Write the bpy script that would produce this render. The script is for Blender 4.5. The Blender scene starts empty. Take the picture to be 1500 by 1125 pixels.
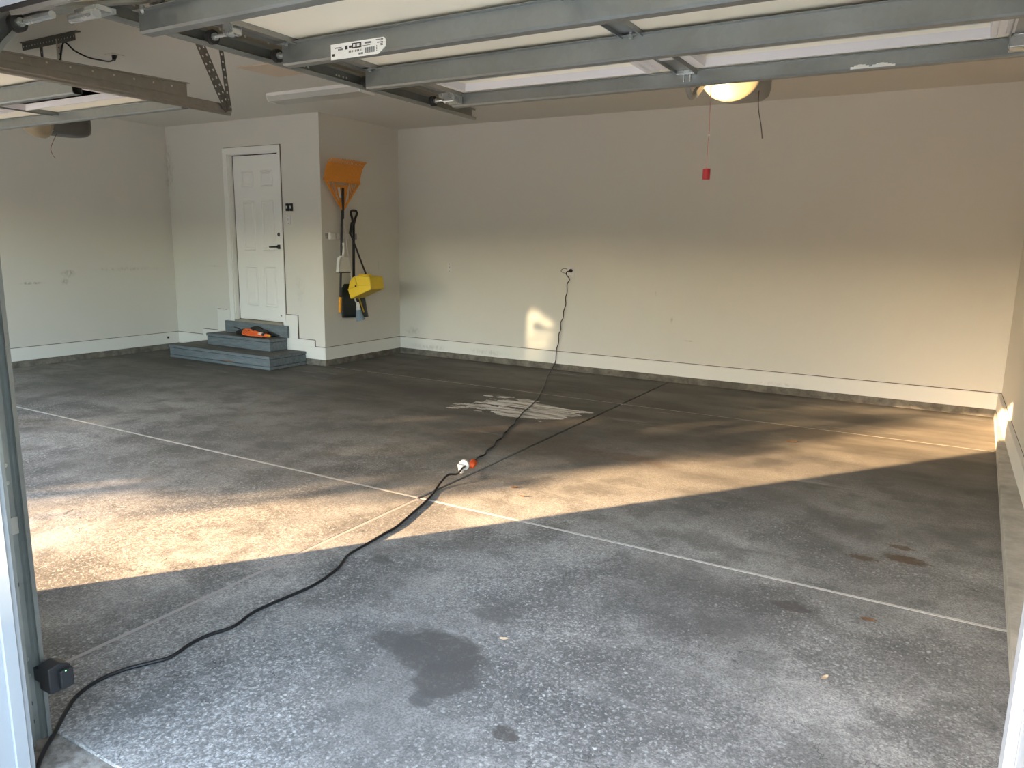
import bpy, bmesh, math, random
from mathutils import Vector, Matrix, noise as mnoise

random.seed(7)
S = bpy.context.scene
COL = S.collection

# ------------------------------------------------------------------ camera
def rad(a): return math.radians(a)
yaw, pit, rol = rad(29.9785), rad(10.6647), rad(0.9653)
fw = Vector((-math.sin(yaw)*math.cos(pit), math.cos(yaw)*math.cos(pit), -math.sin(pit)))
ri = Vector((math.cos(yaw), math.sin(yaw), 0)); up = ri.cross(fw)
r2 = ri*math.cos(rol)+up*math.sin(rol); u2 = -ri*math.sin(rol)+up*math.cos(rol)
cam_d = bpy.data.cameras.new('camera'); cam = bpy.data.objects.new('camera', cam_d); COL.objects.link(cam)
M = Matrix((r2, u2, -fw)).transposed().to_4x4(); M.translation = (0, 0, 1.5)
cam.matrix_world = M
cam_d.sensor_fit = 'HORIZONTAL'; cam_d.sensor_width = 36; cam_d.lens = 1090.25/1500*36
cam_d.clip_start = 0.02; cam_d.clip_end = 300
S.camera = cam

# ------------------------------------------------------------------ sky, sun, exposure
SUN_EL = rad(13.3); SUN_D = Vector((0.586, 0.810, 0))       # horizontal travel of the sunlight
w = bpy.data.worlds.new('sky'); S.world = w; w.use_nodes = True
nt = w.node_tree; nt.nodes.clear()
sky = nt.nodes.new('ShaderNodeTexSky'); sky.sky_type = 'NISHITA'; sky.sun_disc = False
sky.sun_elevation = SUN_EL; sky.sun_rotation = rad(180+35.9); sky.dust_density = 0.4; sky.air_density = 1.0
bg = nt.nodes.new('ShaderNodeBackground'); bg.inputs[1].default_value = 1.15
wo = nt.nodes.new('ShaderNodeOutputWorld')
tint = nt.nodes.new('ShaderNodeMix'); tint.data_type = 'RGBA'; tint.blend_type = 'MULTIPLY'; tint.inputs[0].default_value = 1.0
tint.inputs[7].default_value = (1.09, .955, .87, 1)          # the camera's white balance, the same for the whole sky
nt.links.new(sky.outputs[0], tint.inputs[6]); nt.links.new(tint.outputs[2], bg.inputs[0]); nt.links.new(bg.outputs[0], wo.inputs[0])
sl = bpy.data.lights.new('sun', 'SUN'); sl.energy = 12.5; sl.angle = rad(0.65); sl.color = (1.0, 0.66, 0.36)
so = bpy.data.objects.new('sun', sl); COL.objects.link(so)
sdir = (SUN_D.normalized()*math.cos(SUN_EL)+Vector((0, 0, -math.sin(SUN_EL))))
so.rotation_euler = sdir.to_track_quat('-Z', 'Y').to_euler(); so.location = (-20, -27, 8)
# added spot lamp, its noise bars imitate a reflected sun glint on the back wall
gl = bpy.data.lights.new('wall_glint_spot', 'SPOT'); gl.energy = 4200; gl.color = (1, .80, .48); gl.spot_size = rad(2.7); gl.spot_blend = .5; gl.shadow_soft_size = .05
go = bpy.data.objects.new('wall_glint_spot', gl); COL.objects.link(go); go.location = (.30, -6.2, .95)
go.rotation_euler = (Vector((-4.36, 8.03, .40))-go.location).to_track_quat('-Z', 'Y').to_euler()
gl.use_nodes = True; gt = gl.node_tree; ge = gt.nodes['Emission']
tc = gt.nodes.new('ShaderNodeTexCoord'); mp = gt.nodes.new('ShaderNodeMapping'); mp.inputs['Rotation'].default_value = (0, 0, rad(28)); mp.inputs['Scale'].default_value = (48, 190, 1)
gn = gt.nodes.new('ShaderNodeTexNoise'); gn.inputs['Scale'].default_value = 1.6; gn.inputs['Detail'].default_value = 1
gr = gt.nodes.new('ShaderNodeMapRange'); gr.inputs[1].default_value = .46; gr.inputs[2].default_value = .55
gt.links.new(tc.outputs['Normal'], mp.inputs[0]); gt.links.new(mp.outputs[0], gn.inputs['Vector']); gt.links.new(gn.outputs['Fac'], gr.inputs[0]); gt.links.new(gr.outputs[0], ge.inputs['Strength'])
S.view_settings.view_transform = 'Standard'; S.view_settings.look = 'None'
S.view_settings.gamma = 1.0; S.view_settings.use_curve_mapping = False
S.view_settings.exposure = 1.65
S.cycles.use_denoising = True
S.cycles.diffuse_bounces = 7; S.cycles.max_bounces = 10

# ------------------------------------------------------------------ node helpers
class NT:
    def __init__(s, name):
        s.m = bpy.data.materials.new(name); s.m.use_nodes = True
        s.t = s.m.node_tree; s.n = s.t.nodes; s.b = s.n['Principled BSDF']
        s._p = None
    def new(s, typ, **k):
        n = s.n.new(typ)
        for a, v in k.items(): setattr(n, a, v)
        return n
    def set(s, sock, v):
        if hasattr(v, 'is_output') or isinstance(v, bpy.types.NodeSocket): s.t.links.new(v, sock)
        elif isinstance(v, (tuple, list)) and len(v) == 3 and sock.type == 'RGBA': sock.default_value = (*v, 1)
        else: sock.default_value = v
    @property
    def pos(s):
        if s._p is None: s._p = s.new('ShaderNodeNewGeometry').outputs['Position']
        return s._p
    def math(s, op, a, b=0.0, c=None, clamp=False):
        n = s.new('ShaderNodeMath', operation=op); n.use_clamp = clamp
        s.set(n.inputs[0], a); s.set(n.inputs[1], b)
        if c is not None: s.set(n.inputs[2], c)
        return n.outputs[0]
    def vmul(s, v, k):
        n = s.new('ShaderNodeVectorMath', operation='MULTIPLY'); s.set(n.inputs[0], v); n.inputs[1].default_value = k
        return n.outputs[0]
    def vadd(s, v, k):
        n = s.new('ShaderNodeVectorMath', operation='ADD'); s.set(n.inputs[0], v); s.set(n.inputs[1], k)
        return n.outputs[0]
    def noise(s, scale, detail=3, rough=.55, vec=None, color=False, dist=0):
        n = s.new('ShaderNodeTexNoise'); s.set(n.inputs['Vector'], vec if vec is not None else s.pos)
        n.inputs['Scale'].default_value = scale; n.inputs['Detail'].default_value = detail
        n.inputs['Roughness'].default_value = rough; n.inputs['Distortion'].default_value = dist
        return n.outputs['Color' if color else 'Fac']
    def vor(s, scale, feature='F1', out='Distance', vec=None, rnd=1):
        n = s.new('ShaderNodeTexVoronoi', feature=feature); s.set(n.inputs['Vector'], vec if vec is not None else s.pos)
        n.inputs['Scale'].default_value = scale; n.inputs['Randomness'].default_value = rnd
        return n.outputs[out]
    def map(s, v, a, b, c=0.0, d=1.0, smooth=True):
        n = s.new('ShaderNodeMapRange'); n.interpolation_type = 'SMOOTHSTEP' if smooth else 'LINEAR'
        s.set(n.inputs[0], v)
        for i, x in enumerate((a, b, c, d)): n.inputs[1+i].default_value = x
        return n.outputs[0]
    def mix(s, f, a, b, mode='MIX'):
        n = s.new('ShaderNodeMix', data_type='RGBA', blend_type=mode)
        s.set(n.inputs[0], f); s.set(n.inputs[6], a); s.set(n.inputs[7], b)
        return n.outputs[2]
    def sep(s, v=None):
        n = s.new('ShaderNodeSeparateXYZ'); s.set(n.inputs[0], v if v is not None else s.pos); return n.outputs
    def blob(s, c, r, soft=.35, wob=.6, nscale=6, pos=None):
        """1 inside a noisy ellipsoid round c"""
        p = s.vadd(pos if pos is not None else s.pos, (-c[0], -c[1], -c[2]))
        p = s.vmul(p, (1/r[0], 1/r[1], 1/r[2]))
        n = s.new('ShaderNodeVectorMath', operation='LENGTH'); s.set(n.inputs[0], p)
        d = s.math('ADD', n.outputs['Value'], s.math('MULTIPLY', s.math('SUBTRACT', s.noise(nscale, 4, .6), .5), wob*2))
        return s.map(d, 1-soft, 1+soft*.2, 1, 0)
    def bump(s, h, strength=.3, dist=.01):
        n = s.new('ShaderNodeBump'); n.inputs['Strength'].default_value = strength; n.inputs['Distance'].default_value = dist
        s.set(n.inputs['Height'], h); s.t.links.new(n.outputs[0], s.b.inputs['Normal'])
    def done(s, color=None, rough=None, metal=None, spec=None):
        if color is not None: s.set(s.b.inputs['Base Color'], color)
        if rough is not None: s.set(s.b.inputs['Roughness'], rough)
        if metal is not None: s.set(s.b.inputs['Metallic'], metal)
        if spec is not None: s.set(s.b.inputs['Specular IOR Level'], spec)
        return s.m

def plain(name, c, rough=.5, metal=0, var=.12, scale=30, spec=.5):
    t = NT(name); n = t.noise(scale, 3)
    a = tuple(x*(1-var) for x in c); b = tuple(min(1, x*(1+var)) for x in c)
    return t.done(t.mix(n, a, b), rough, metal, spec)

MAT = {}
# painted drywall
def drywall(name, base, scuffs=()):
    t = NT(name)
    n = t.noise(1.3, 4); c = t.mix(n, tuple(x*.965 for x in base), tuple(x*1.02 for x in base))
    fine = t.noise(160, 2)
    for (ce, r, col, amt) in scuffs:
        m = t.math('MULTIPLY', t.blob(ce, r, .9, .75, 9), amt)
        m = t.math('MULTIPLY', m, t.map(t.noise(28, 4, .7, vec=t.vmul(t.pos, (1, 1, .6))), .35, .65))
        c = t.mix(m, c, col)
    t.bump(fine, .08, .002)
    return t.done(c, .75, 0, .25)
dk = (.20, .18, .16)
MAT['wall'] = drywall('wall_paint', (.70, .675, .62), [
    ((-9.17, 5.15, 1.06), (.2, .10, .045), dk, .55), ((-9.17, 5.1, .97), (.2, .045, .05), dk, .55),
    ((-9.17, 4.72, .96), (.2, .16, .02), dk, .6), ((-9.17, 5.9, 1.1), (.2, .5, .03), (.4, .38, .33), .5),
    ((-2.8, 8.03, .98), (.012, .2, .03), dk, .7), ((-2.6, 8.03, .69), (.015, .2, .05), dk, .6),
    ((-2.39, 8.03, .48), (.10, .2, .01), dk, .45), ((-9.13, 6.58, 2.4), (.1, .05, .45), (.35, .33, .28), .5),
    ((-6.8, 6.59, .95), (.08, .2, .25), (.42, .4, .37), .25), ((-6.42, 7.6, 1.2), (.2, .02, .06), dk, .4),
    ((-6.2, 8.03, .32), (.15, .2, .06), dk, .3), ((-8.4, 6.59, 1.15), (.25, .2, .012), (.4, .38, .35), .4)])
MAT['ceil'] = drywall('ceiling_paint', (.68, .655, .60))
MAT['hatch'] = drywall('hatch_paint', (.66, .54, .42))
MAT['trimw'] = drywall('trim_white', (.79, .775, .735), [((-5.0, 8.0, .13), (.35, .3, .04), dk, .3), ((-5.9, 8.0, .12), (.3, .3, .05), dk, .35), ((-1.4, 8.0, .1), (.3, .3, .03), dk, .25)])
MAT['doorw'] = drywall('door_white', (.84, .83, .80))
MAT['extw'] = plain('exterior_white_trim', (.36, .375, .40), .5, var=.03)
MAT['siding'] = plain('siding', (.62, .60, .56), .7)
MAT['groove'] = plain('brown_gap', (.09, .06, .045), .8)

# concrete floor
def concrete_floor():
    t = NT('garage_concrete'); x, y, z = t.sep()
    big = t.noise(.75, 5, .6); mid = t.noise(3.1, 5, .62); fine = t.noise(34, 4, .65)
    streak = t.noise(1.5, 5, .6, vec=t.vmul(t.pos, (.55, 1.8, 1)))
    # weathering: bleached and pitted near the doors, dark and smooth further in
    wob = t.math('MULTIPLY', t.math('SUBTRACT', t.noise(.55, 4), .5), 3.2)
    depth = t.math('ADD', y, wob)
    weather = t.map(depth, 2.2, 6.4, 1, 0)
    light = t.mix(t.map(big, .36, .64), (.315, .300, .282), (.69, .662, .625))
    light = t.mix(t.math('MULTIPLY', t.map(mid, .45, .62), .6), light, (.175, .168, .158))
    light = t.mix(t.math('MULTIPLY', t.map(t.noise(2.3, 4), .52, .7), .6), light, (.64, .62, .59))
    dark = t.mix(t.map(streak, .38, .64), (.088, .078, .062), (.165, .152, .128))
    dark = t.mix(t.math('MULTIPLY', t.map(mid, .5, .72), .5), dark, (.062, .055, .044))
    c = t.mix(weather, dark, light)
    c = t.mix(t.map(fine, .3, .7, 0, .28), c, (.10, .098, .09))
    # exposed pebbles and pits where the cream has worn off
    grain = t.noise(115, 3, .7)
    c = t.mix(t.map(grain, .36, .60, .55, 0), c, (.095, .094, .09))
    wv = t.vadd(t.pos, t.vmul(t.noise(48, 2, color=True), (.026, .026, 0)))
    pn = t.noise(1.25, 5, .62)
    near = t.map(depth, 2.0, 5.2, 1, .10)
    patch = t.math('MULTIPLY', t.map(pn, .36, .60, .12, 1), near)
    stone = None
    for sc_, thr, amt, lo, hi in ((58, .54, .92, .20, .44), (105, .48, .62, .22, .42)):
        d = t.vor(sc_, vec=wv); cell = t.new('ShaderNodeSeparateColor'); t.set(cell.inputs[0], t.vor(sc_, out='Color', vec=wv))
        st_ = t.math('MULTIPLY', t.map(d, lo, hi, 1, 0), t.map(cell.outputs[0], thr, thr+.25))
        st_ = t.math('MULTIPLY', st_, patch)
        halo = t.math('MULTIPLY', patch, t.map(d, .38, .66))
        c = t.mix(t.math('MULTIPLY', halo, .46), c, (.10, .10, .098))
        sc = t.mix(cell.outputs[1], (.30, .30, .29), (.66, .65, .61))
        c = t.mix(t.math('MULTIPLY', st_, amt), c, sc)
        stone = st_ if stone is None else t.math('MAXIMUM', stone, st_)
    # crazing cracks
    cv = t.vadd(t.pos, t.vmul(t.noise(9, 4, .7, color=True), (.11, .11, 0)))
    e = t.vor(19, 'DISTANCE_TO_EDGE', vec=cv)
    crack = t.math('MULTIPLY', t.map(e, .0, .045, 1, 0), t.map(t.noise(2.1, 4, .65), .47, .62))
    crack = t.math('MULTIPLY', crack, t.map(t.noise(14, 2), .42, .6))
    c = t.mix(t.math('MULTIPLY', t.math('MULTIPLY', crack, .75), near), c, (.045, .044, .042))
    # oil and water stains
    stains = [((-1.50, 2.07, 0), (.20, .15, 1), .25, .22, 9, (.105, .100, .095), .92),
              ((-1.37, 1.95, 0), (.12, .13, 1), .25, .25, 10, (.105, .100, .095), .9),
              ((-1.37, 1.81, 0), (.05, .06, 1), .4, .4, 12, (.11, .105, .1), .85),
              ((-1.66, 2.05, 0), (.15, .07, 1), .5, .4, 8, (.11, .105, .1), .8),
              ((-1.46, 2.44, 0), (.10, .10, 1), .6, .6, 9, (.13, .125, .118), .8),
              ((-.43, 3.16, 0), (.10, .05, 1), .4, .5, 12, (.10, .09, .085), .85),
              ((-.03, 3.97, 0), (.11, .05, 1), .3, .55, 26, (.115, .075, .045), .9),
              ((-.22, 3.88, 0), (.07, .035, 1), .3, .7, 30, (.115, .075, .045), .85),
              ((-.06, 4.13, 0), (.07, .03, 1), .3, .7, 30, (.115, .075, .045), .8),
              ((-1.04, 1.80, 0), (.045, .04, 1), .4, .7, 14, (.095, .085, .075), .85),
              ((-2.2, 2.6, 0), (.07, .06, 1), .6, .6, 9, (.11, .105, .1), .75),
              ((-.95, 3.0, 0), (.55, .5, 1), .9, .7, 3, (.115, .112, .105), .55),
              ((-2.6, 4.9, 0), (.8, .35, 1), .9, .7, 3, (.085, .068, .048), .6),
              ((-1.9, 4.9, 0), (.5, .12, 1), .8, .7, 4, (.11, .07, .045), .55)]
    pale_zone = t.math('MULTIPLY', t.blob((-.1, 7.0, 0), (1.7, 1.5, 1), .7, .5, 2.2), .55)  # paler tone over the back right corner of the floor
    c = t.mix(pale_zone, c, t.mix(t.map(streak, .35, .65), (.17, .15, .12), (.30, .265, .215)))
    wet = None
    for ce, r, so_, wo_, ns, col, amt in stains:
        m = t.math('MULTIPLY', t.blob(ce, r, so_*.8, wo_*1.5, ns*1.5), amt)
        m = t.math('MULTIPLY', m, t.map(fine, .25, .55, .72, 1)); c = t.mix(m, c, col)
        wet = m if wet is None else t.math('MAXIMUM', wet, m)
    # pale scrapes
    scr = t.math('MULTIPLY', t.map(t.noise(1.2, 5, .7, vec=t.vmul(t.pos, (.5, 2.6, 1))), .60, .74), .5)
    c = t.mix(scr, c, (.40, .39, .37))
    h = t.math('ADD', t.math('MULTIPLY', fine, .5), t.math('MULTIPLY', stone, .6))
    h = t.math('SUBTRACT', h, t.math('MULTIPLY', crack, .6))
    t.bump(h, .35, .004)
    ro = t.map(weather, 0, 1, .66, .78)
    ro = t.math('SUBTRACT', ro, t.math('MULTIPLY', wet, .12))
    return t.done(c, ro, 0, .22)
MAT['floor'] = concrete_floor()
def rough_concrete(name, a, b, sc=5):
    t = NT(name); n = t.noise(sc, 5, .65); f = t.noise(60, 3)
    c = t.mix(t.map(n, .3, .7), a, b); c = t.mix(t.map(t.noise(2.2, 3, vec=t.vmul(t.pos, (1, 1, .2))), .5, .7, 0, .6), c, tuple(q*.55 for q in a))
    t.bump(t.math('ADD', f, n), .5, .006); return t.done(c, .85, 0, .2)
MAT['curb'] = rough_concrete('curb_concrete', (.11, .10, .085), (.24, .22, .185), 9)
MAT['curbr'] = rough_concrete('ledge_concrete', (.38, .35, .30), (.52, .49, .43), 9)
MAT['drive'] = rough_concrete('driveway_concrete', (.50, .475, .435), (.64, .61, .56), 4)
MAT['apron'] = rough_concrete('apron_concrete', (.17, .145, .12), (.36, .33, .29), 26)
MAT['under'] = plain('slab_bed', (.05, .047, .042), .9)
MAT['seal_w'] = plain('white_sealant', (.56, .54, .50), .6, var=.25, scale=14)
MAT['seal_g'] = plain('grey_sealant', (.40, .36, .345), .65, var=.2, scale=9)
MAT['lawn'] = plain('lawn_grass', (.06, .085, .03), .9, var=.4, scale=5)

def galvan(name, a, b, rough=.42, sc=45):
    t = NT(name); d = t.vor(sc, out='Color'); k = t.new('ShaderNodeSeparateColor'); t.set(k.inputs[0], d)
    n = t.noise(7, 4, .65); f = t.math('ADD', t.math('MULTIPLY', k.outputs[0], .14), t.math('MULTIPLY', n, .86))
    r = t.map(n, .2, .8, rough-.08, rough+.12)
    return t.done(t.mix(f, a, b), r, .75, .5)
MAT['galv'] = galvan('galvanised_steel', (.22, .233, .225), (.36, .375, .36))
MAT['galvd'] = galvan('track_steel', (.25, .245, .225), (.42, .41, .375), .40)
MAT['zinc'] = galvan('bright_zinc', (.36, .37, .36), (.62, .63, .61), .25, 80)
MAT['perf'] = galvan('perforated_steel', (.13, .13, .12), (.24, .24, .22), .5)
MAT['perfl'] = galvan('pale_perforated_steel', (.45, .44, .40), (.6, .58, .53), .45)
MAT['cream'] = plain('cream_door_panel', (.88, .82, .67), .5, var=.035, scale=3)
MAT['winfr'] = plain('window_trim_plastic', (.74, .71, .70), .45, var=.03)
MAT['blk'] = plain('black_plastic', (.018, .018, .02), .45)
MAT['blkr'] = plain('black_rubber', (.022, .02, .018), .7)
MAT['dkgrey'] = plain('dark_grey_metal', (.055, .055, .058), .4)
MAT['cordm'] = plain('black_cord', (.012, .012, .014), .42)
MAT['orangep'] = plain('orange_plastic', (.78, .30, .035), .5, var=.08, scale=12)
MAT['orangeg'] = plain('orange_grip', (.80, .36, .03), .5)
MAT['orangec'] = plain('orange_cord', (.90, .16, .03), .5)
MAT['plugo'] = plain('orange_plug', (.85, .11, .02), .5)
MAT['yellow'] = plain('yellow_plastic', (.80, .55, .03), .42, var=.06, scale=8)
MAT['white'] = plain('white_plastic', (.78, .77, .74), .45, var=.04)
MAT['bluegrey'] = plain('blue_grey_bristles', (.19, .25, .31), .85, var=.3, scale=90)
MAT['dkgreen'] = plain('black_green_plastic', (.015, .022, .022), .4)
MAT['red'] = plain('red_plastic', (.50, .03, .035), .45)
MAT['redcord'] = plain('red_white_cord', (.58, .30, .24), .7)
MAT['wire'] = plain('dark_wire', (.06, .05, .04), .5)
MAT['wirer'] = plain('reddish_wire', (.16, .07, .05), .5)
MAT['opener'] = plain('taupe_opener_case', (.21, .195, .17), .45, var=.05)
MAT['openerd'] = plain('grey_opener_case', (.085, .082, .075), .45, var=.05)
MAT['print'] = plain('black_print', (.03, .03, .03), .6)
MAT['paper'] = plain('label_paper', (.82, .81, .76), .55, var=.03)
MAT['bark'] = plain('bark', (.09, .065, .045), .9, var=.3)
MAT['leaf'] = plain('tree_leaf', (.05, .09, .025), .7, var=.4, scale=2)
MAT['leafb'] = plain('dry_leaf', (.16, .085, .04), .8, var=.3)
MAT['leaft'] = plain('tan_leaf', (.62, .46, .30), .8, var=.2)
MAT['roof'] = plain('roof_shingle', (.10, .085, .075), .9)
MAT['darkglass'] = plain('dark_window', (.03, .035, .04), .1)
MAT['chip'] = None
def paintflake():
    t = NT('chipped_white_paint')
    n = t.noise(4, 5, .65, vec=t.vmul(t.pos, (.6, 4, 1)))
    c = t.mix(t.map(n, .38, .60), (.24, .225, .20), (.80, .78, .73)); c = t.mix(t.map(t.noise(22, 4, .7, vec=t.vmul(t.pos, (.5, 2, 1))), .52, .7), c, (.72, .70, .66))
    return t.done(c, .6, 0, .3)
MAT['chip'] = paintflake()
def stepwood():
    t = NT('painted_step_wood'); g = t.noise(6, 5, .7, vec=t.vmul(t.pos, (1, 6, 6)))
    c = t.mix(t.map(g, .35, .68), (.125, .15, .165), (.185, .215, .235))
    c = t.mix(t.math('MULTIPLY', t.map(t.noise(4, 5, .7), .66, .76), .7), c, (.07, .07, .068))
    c = t.mix(t.math('MULTIPLY', t.blob((-7.45, 6.0, .045), (.12, .08, .012), .4, .4, 20), .8), c, (.22, .11, .055))
    t.bump(g, .2, .003); return t.done(c, .6, 0, .35)
MAT['step'] = stepwood()
def treadwood():
    t = NT('dusty_tread_wood'); g = t.noise(5, 5, .7, vec=t.vmul(t.pos, (1, 6, 1)))
    c = t.mix(t.map(g, .35, .68), (.085, .083, .076), (.14, .14, .13)); t.bump(g, .2, .003); return t.done(c, .65, 0, .35)
MAT['tread'] = treadwood()
MAT['sill'] = plain('weathered_sill_wood', (.30, .27, .22), .7, var=.25, scale=9)
def glassm():
    t = NT('window_glass'); t.b.inputs['Transmission Weight'].default_value = .9
    return t.done((.85, .9, .92), .05)
MAT['glass'] = glassm()
def lensm(name):
    t = NT(name); n = t.n
    tr = t.new('ShaderNodeBsdfTranslucent'); tr.inputs[0].default_value = (.92, .80, .58, 1)
    tp = t.new('ShaderNodeBsdfTransparent'); gl = t.new('ShaderNodeBsdfGlossy'); gl.inputs['Roughness'].default_value = .15
    m1 = t.new('ShaderNodeMixShader'); m1.inputs[0].default_value = .5
    t.t.links.new(tr.outputs[0], m1.inputs[1]); t.t.links.new(tp.outputs[0], m1.inputs[2])
    m2 = t.new('ShaderNodeMixShader'); m2.inputs[0].default_value = .07
    t.t.links.new(m1.outputs[0], m2.inputs[1]); t.t.links.new(gl.outputs[0], m2.inputs[2])
    t.t.links.new(m2.outputs[0], t.n['Material Output'].inputs[0]); return t.m
MAT['lens'] = lensm('frosted_lens')
def emit(name, c, s):
    t = NT(name); t.b.inputs['Emission Color'].default_value = (*c, 1); t.b.inputs['Emission Strength'].default_value = s
    return t.done((.9, .85, .7), .4)
MAT['bulb'] = emit('lit_bulb', (1.0, .74, .40), 16)
MAT['led'] = emit('green_led', (.1, 1, .2), 1.2)
MAT['bulboff'] = plain('unlit_bulb', (.8, .8, .78), .3)

# ------------------------------------------------------------------ mesh helpers
class MB:
    def __init__(s): s.v = []; s.f = []
    def add(s, vs, fs):
        o = len(s.v); s.v += [Vector(q) for q in vs]; s.f += [tuple(i+o for i in f) for f in fs]; return s
    def box(s, x0, x1, y0, y1, z0, z1):
        x0, x1 = sorted((x0, x1)); y0, y1 = sorted((y0, y1)); z0, z1 = sorted((z0, z1))
        return s.add([(x0,y0,z0),(x1,y0,z0),(x1,y1,z0),(x0,y1,z0),(x0,y0,z1),(x1,y0,z1),(x1,y1,z1),(x0,y1,z1)],
                     [(0,3,2,1),(4,5,6,7),(0,1,5,4),(1,2,6,5),(2,3,7,6),(3,0,4,7)])
    def bar(s, a, b, w, h, upv=(0, 0, 1)):
        """box from a to b, width w (sideways) and h (along upv)"""
        a = Vector(a); b = Vector(b); d = (b-a).normalized(); u = Vector(upv)
        sd = d.cross(u).normalized(); u = sd.cross(d).normalized()
        vs = []
        for p in (a, b):
            for i, j in ((-1,-1),(1,-1),(1,1),(-1,1)): vs.append(p+sd*(w/2*i)+u*(h/2*j))
        return s.add(vs, [(0,1,2,3),(7,6,5,4),(0,4,5,1),(1,5,6,2),(2,6,7,3),(3,7,4,0)])
    def tube(s, pts, r, n=10, caps=True):
        pts = [Vector(p) for p in pts]; rs = r if isinstance(r, (list, tuple)) else [r]*len(pts)
        prev = None; rings = []
        for i, p in enumerate(pts):
            d = (pts[min(i+1, len(pts)-1)]-pts[max(i-1, 0)]).normalized()
            if prev is None:
                a = Vector((0, 0, 1)) if abs(d.z) < .9 else Vector((1, 0, 0)); a = (a-d*a.dot(d)).normalized()
            else: a = (prev-d*prev.dot(d)).normalized()
            prev = a; b = d.cross(a)
            rings.append([p+a*(math.cos(2*math.pi*k/n)*rs[i])+b*(math.sin(2*math.pi*k/n)*rs[i]) for k in range(n)])
        vs = [q for g in rings for q in g]; fs = []
        for i in range(len(pts)-1):
            for k in range(n): fs.append((i*n+k, i*n+(k+1) % n, (i+1)*n+(k+1) % n, (i+1)*n+k))
        if caps: fs += [tuple(range(n-1, -1, -1)), tuple((len(pts)-1)*n+k for k in range(n))]
        return s.add(vs, fs)
    def prism(s, poly, ax, a, b):
        """2D polygon extruded along axis ax ('x','y','z') between a and b"""
        def P(u, v, c): return {'x': (c, u, v), 'y': (u, c, v), 'z': (u, v, c)}[ax]
        n = len(poly); vs = [P(u, v, a) for u, v in poly]+[P(u, v, b) for u, v in poly]
        fs = [tuple(range(n)), tuple(range(2*n-1, n-1, -1))]+[(i, i+n, (i+1) % n+n, (i+1) % n) for i in range(n)]
        return s.add(vs, fs)
    def sheet(s, rows):
        m = len(rows[0]); vs = [q for r in rows for q in r]
        fs = [(i*m+j, i*m+j+1, (i+1)*m+j+1, (i+1)*m+j) for i in range(len(rows)-1) for j in range(m-1)]
        return s.add(vs, fs)
    def ball(s, c, r, nu=14, nv=8, sc=(1, 1, 1), v0=0, v1=math.pi):
        rows = []
        for i in range(nv+1):
            t = v0+(v1-v0)*i/nv
            rows.append([Vector(c)+Vector((math.sin(t)*math.cos(2*math.pi*k/nu)*r*sc[0], math.sin(t)*math.sin(2*math.pi*k/nu)*r*sc[1], math.cos(t)*r*sc[2])) for k in range(nu+1)])
        return s.sheet(rows)

ORG = {}
def build(name, mb, mat, parent=None, loc=None, bevel=0, smooth=False, solid=0, seg=2):
    org = ORG[parent] if parent is not None else Vector(loc if loc is not None else (0, 0, 0))
    me = bpy.data.meshes.new(name); me.from_pydata([v-org for v in mb.v], [], mb.f); me.update()
    bm = bmesh.new(); bm.from_mesh(me); bmesh.ops.remove_doubles(bm, verts=bm.verts, dist=1e-6)
    bmesh.ops.recalc_face_normals(bm, faces=bm.faces); bm.to_mesh(me); bm.free()
    o = bpy.data.objects.new(name, me); COL.objects.link(o); me.materials.append(MAT[mat] if isinstance(mat, str) else mat)
    if smooth:
        for p in me.polygons: p.use_smooth = True
    if solid:
        md = o.modifiers.new('thickness', 'SOLIDIFY'); md.thickness = solid; md.offset = 0
    if bevel:
        md = o.modifiers.new('bevel', 'BEVEL'); md.width = bevel; md.segments = seg; md.limit_method = 'ANGLE'
    if parent is not None: o.parent = parent
    else: o.location = org
    ORG[o] = org
    return o
def thing(name, loc, label, cat, group=None):
    o = bpy.data.objects.new(name, None); COL.objects.link(o); o.location = loc; o.empty_display_size = .1
    ORG[o] = Vector(loc); return tag(o, label, cat, group)
def tag(o, label, cat=None, group=None, kind=None):
    o['label'] = label
    if cat: o['category'] = cat
    if group: o['group'] = group
    if kind: o['kind'] = kind
    return o
def struct(o, label, cat='structure'):
    o['kind'] = 'structure'; o['label'] = label; o['category'] = cat; return o
def B(*a): return MB().box(*a)
def smooth_path(pts, n=6):
    P = [Vector(p) for p in pts]; out = []
    for i in range(len(P)-1):
        p0, p1, p2, p3 = P[max(i-1, 0)], P[i], P[i+1], P[min(i+2, len(P)-1)]
        for k in range(n):
            t = k/n; out.append(.5*((2*p1)+(p2-p0)*t+(2*p0-5*p1+4*p2-p3)*t*t+(3*p1-p0-3*p2+p3)*t**3))
    out.append(P[-1]); return out

# ------------------------------------------------------------------ dimensions (metres)
XL, XR, XJ, YJ, YB, ZC = -9.173, .54, -6.42, 6.596, 8.032, 2.944
YF0, YF1 = .80, .95                      # front wall
ZT, ZB = .2266, .0765                    # baseboard top / bottom
YA, YC, XB, XD = 3.4026, 6.6148, -2.589, -5.76
OR0, OR1, ZHR = -2.10, .139, 2.012       # right opening
OL0, OL1, ZHL = -8.42, -3.665, 2.115      # left opening

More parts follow.
